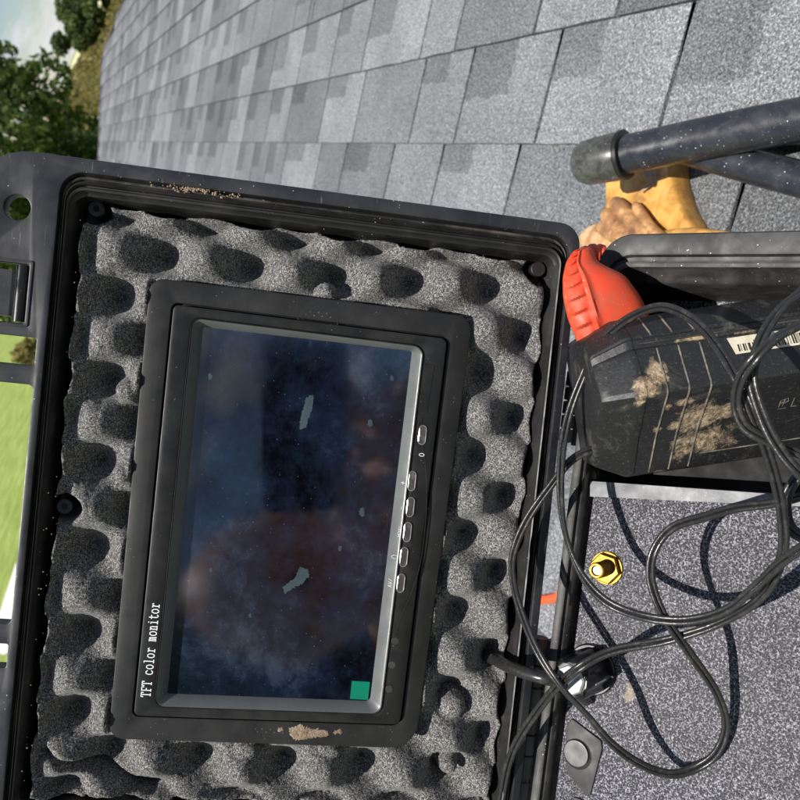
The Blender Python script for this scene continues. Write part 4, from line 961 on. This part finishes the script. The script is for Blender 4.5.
cable('twin_cable', 'grey sheened twin cable turning tightly at the right frame edge beside the bar',
      [(840, 440, 34), (806, 470, 34), (790, 488, 33), (785, 508, 32), (792, 530, 30), (820, 545, 28)], 1.05)
P = [(478, 652, 4), (494, 659, 14), (512, 668, 22), (536, 676, 25), (556, 681, 22), (574, 690, 12), (586, 700, 2)]
cable('round_cable', 'thick round black cable crossing the hinge from the lid to the knob', P, 2.6, False)
# ------------------------------------------------------------------ the photographer, mirrored in the glass
CAMF = Frame([0, 0, 0], [1, 0, 0], [0, 1, 0], [0, 0, 1])
M['skin'] = pmat('skin', (.62, .34, .18), .5, grain=(500, .2, .0005))
M['shirt'] = pmat('dark_shirt', (.02, .022, .03), .9, grain=(900, .3, .001))
M['hair'] = pmat('short_hair', (.02, .014, .01), .8, grain=(1200, .8, .002))
M['phone'] = pmat('phone_back', (.012, .012, .014), .2)
per = thing('person', 'bald person in a dark shirt holding up a phone, mirrored in the monitor glass', 'person', CAMF, (520, -280, 380))
def skinned(name, verts, edges, rad, mat, parent, lvl=2):
    me = bpy.data.meshes.new(name); me.from_pydata([Vector(v) * MM for v in verts], edges, []); o = bpy.data.objects.new(name, me); COL.objects.link(o)
    sk = o.modifiers.new('skin', 'SKIN'); 
    if not me.skin_vertices:
        bm = bmesh.new(); bm.from_mesh(me); bm.verts.layers.skin.verify(); bm.to_mesh(me); bm.free()
    for i, r_ in enumerate(rad): 
        rr_ = r_ if hasattr(r_, '__len__') else (r_, r_); me.skin_vertices[0].data[i].radius = (rr_[0] * MM, rr_[1] * MM)
    me.skin_vertices[0].data[0].use_root = True
    sb = o.modifiers.new('sub', 'SUBSURF'); sb.levels = sb.render_levels = lvl
    dg = bpy.context.evaluated_depsgraph_get(); dg.update(); m2 = bpy.data.meshes.new_from_object(o.evaluated_get(dg)); bpy.data.objects.remove(o)
    m2.name = name; m2.transform(Matrix.Scale(1000, 4)); m2.materials.clear(); return finish(m2, name, mat, parent, None, True, 180)
# real up is about -x here, the person's left-right is y; head centre (12,-300,370)
HD = np.array([22., -238., 186.])
body = skinned('body', [(620, -280, 380), (400, -275, 360), (212, -262, 320), (132, -250, 268), (92, -242, 235), (200, -95, 300), (330, -10, 300), (200, -20, 190), (120, -42, 95), (225, -425, 290), (350, -400, 240), (200, -190, 125), (130, -110, 70)],
    [(0, 1), (1, 2), (2, 3), (3, 4), (2, 5), (5, 6), (6, 7), (7, 8), (2, 9), (9, 10), (10, 11), (11, 12)], [(120, 160), (115, 150), (100, 130), (58, 58), (54, 54), 58, 46, 34, 27, 58, 46, 34, 27], M['skin'], per)
mb = MB(); rows = []
for i in range(29):                                          # head: skull, brow, nose, jaw, facing the phone
    a = math.pi * i / 28; row = []
    for q in np.linspace(0, 2 * math.pi, 40, endpoint=False):
        x = -math.cos(a); y = math.sin(a) * math.sin(q); z = math.sin(a) * math.cos(q); f = max(0, -z)
        wy = 76 * (1 - .22 * max(0, x) ** 1.5); wz = 95 * (1 - .12 * max(0, x)); px_, py_, pz_ = 112 * x, wy * y, wz * z
        pz_ -= 24 * f * math.exp(-((y / .14) ** 2) - ((x - .18) / .2) ** 2)                 # nose
        pz_ += 9 * f * (math.exp(-((y - .38) / .15) ** 2 - ((x + .02) / .1) ** 2) + math.exp(-((y + .38) / .15) ** 2 - ((x + .02) / .1) ** 2))
        pz_ += 5 * f * math.exp(-((y / .3) ** 2) - ((x - .5) / .04) ** 2) - 6 * f * math.exp(-((y / .3) ** 2) - ((x - .82) / .14) ** 2)
        py_ += math.copysign(11, y) * math.exp(-((abs(y) - .98) / .1) ** 2 - ((x - .08) / .22) ** 2)
        row.append(tuple(HD + np.array([px_, py_, pz_])))
    rows.append(row)
mb.grid(rows, closed_v=True, caps=True); mb.build('head', M['skin'], per, angle=180)
for sy in (-1, 1): mb = MB(); mb.tube([HD + np.array([-3, sy * 29, -84]), HD + np.array([-3, sy * 29, -88])], [9, 4], 14); mb.build('eye', M['phone'], per)
skinned('shirt', [(640, -280, 380), (400, -275, 360), (208, -262, 320), (200, -95, 300), (315, -22, 302), (225, -425, 290), (335, -404, 248)], [(0, 1), (1, 2), (2, 3), (3, 4), (2, 5), (5, 6)], [(135, 175), (128, 165), (110, 138), 68, 58, 68, 58], M['shirt'], per)
# hands: palm plus four bent fingers and a thumb, closed on the phone's lower edge
def hand(wr, sy):
    wr = np.array(wr, float); vs = [wr, wr + (-35, 6 * sy, -18), wr + (-62, 10 * sy, -24)]; es = [(0, 1), (1, 2)]; rd = [26, (16, 36), (13, 34)]
    for k, ln in enumerate((23, 27, 25, 20)):
        b0 = wr + (-60, 10 * sy + (k - 1.5) * 19, -24); i0 = len(vs); vs += [b0 + (-ln * .6, 0, -12), b0 + (-ln * 1.0, -4 * sy, -30 + k), b0 + (-ln * .9, -8 * sy, -46)]
        es += [(2, i0), (i0, i0 + 1), (i0 + 1, i0 + 2)]; rd += [9.5, 8.5, 7]
    i0 = len(vs); vs += [wr + (-28, -32 * sy, -30), wr + (-52, -40 * sy, -40), wr + (-72, -34 * sy, -44)]; es += [(1, i0), (i0, i0 + 1), (i0 + 1, i0 + 2)]; rd += [12, 10, 8]
    skinned('hand', vs, es, rd, M['skin'], per)
hand((118, -42, 92), 1); hand((128, -108, 68), -1)
ph = thing('phone', 'black phone held up by the person, mirrored in the monitor glass', 'phone', CAMF, (10, -60, 16))
mb = MB(); pr = rpoly([(-25, -122), (48, -122), (48, 25), (-25, 25)], 10, 6); rows = [[(p[0], p[1], z) for p in pr] for z in (13, 13.5, 20.5, 21)]; mb.grid(rows, closed_v=True, caps=True); mb.build('phone_body', M['phone'], ph)
for (x, y) in ((-6, 16), (14, 8)): mb = MB(); cyl(mb, (x, y), 6.5, 11.2, 13.2, 24, .4); mb.build('camera_ring', M['silver'], ph)
# no-see marks: flip parts named twice are separate objects
for o in list(COL.objects):
    if '_org' in o.keys(): del o['_org']
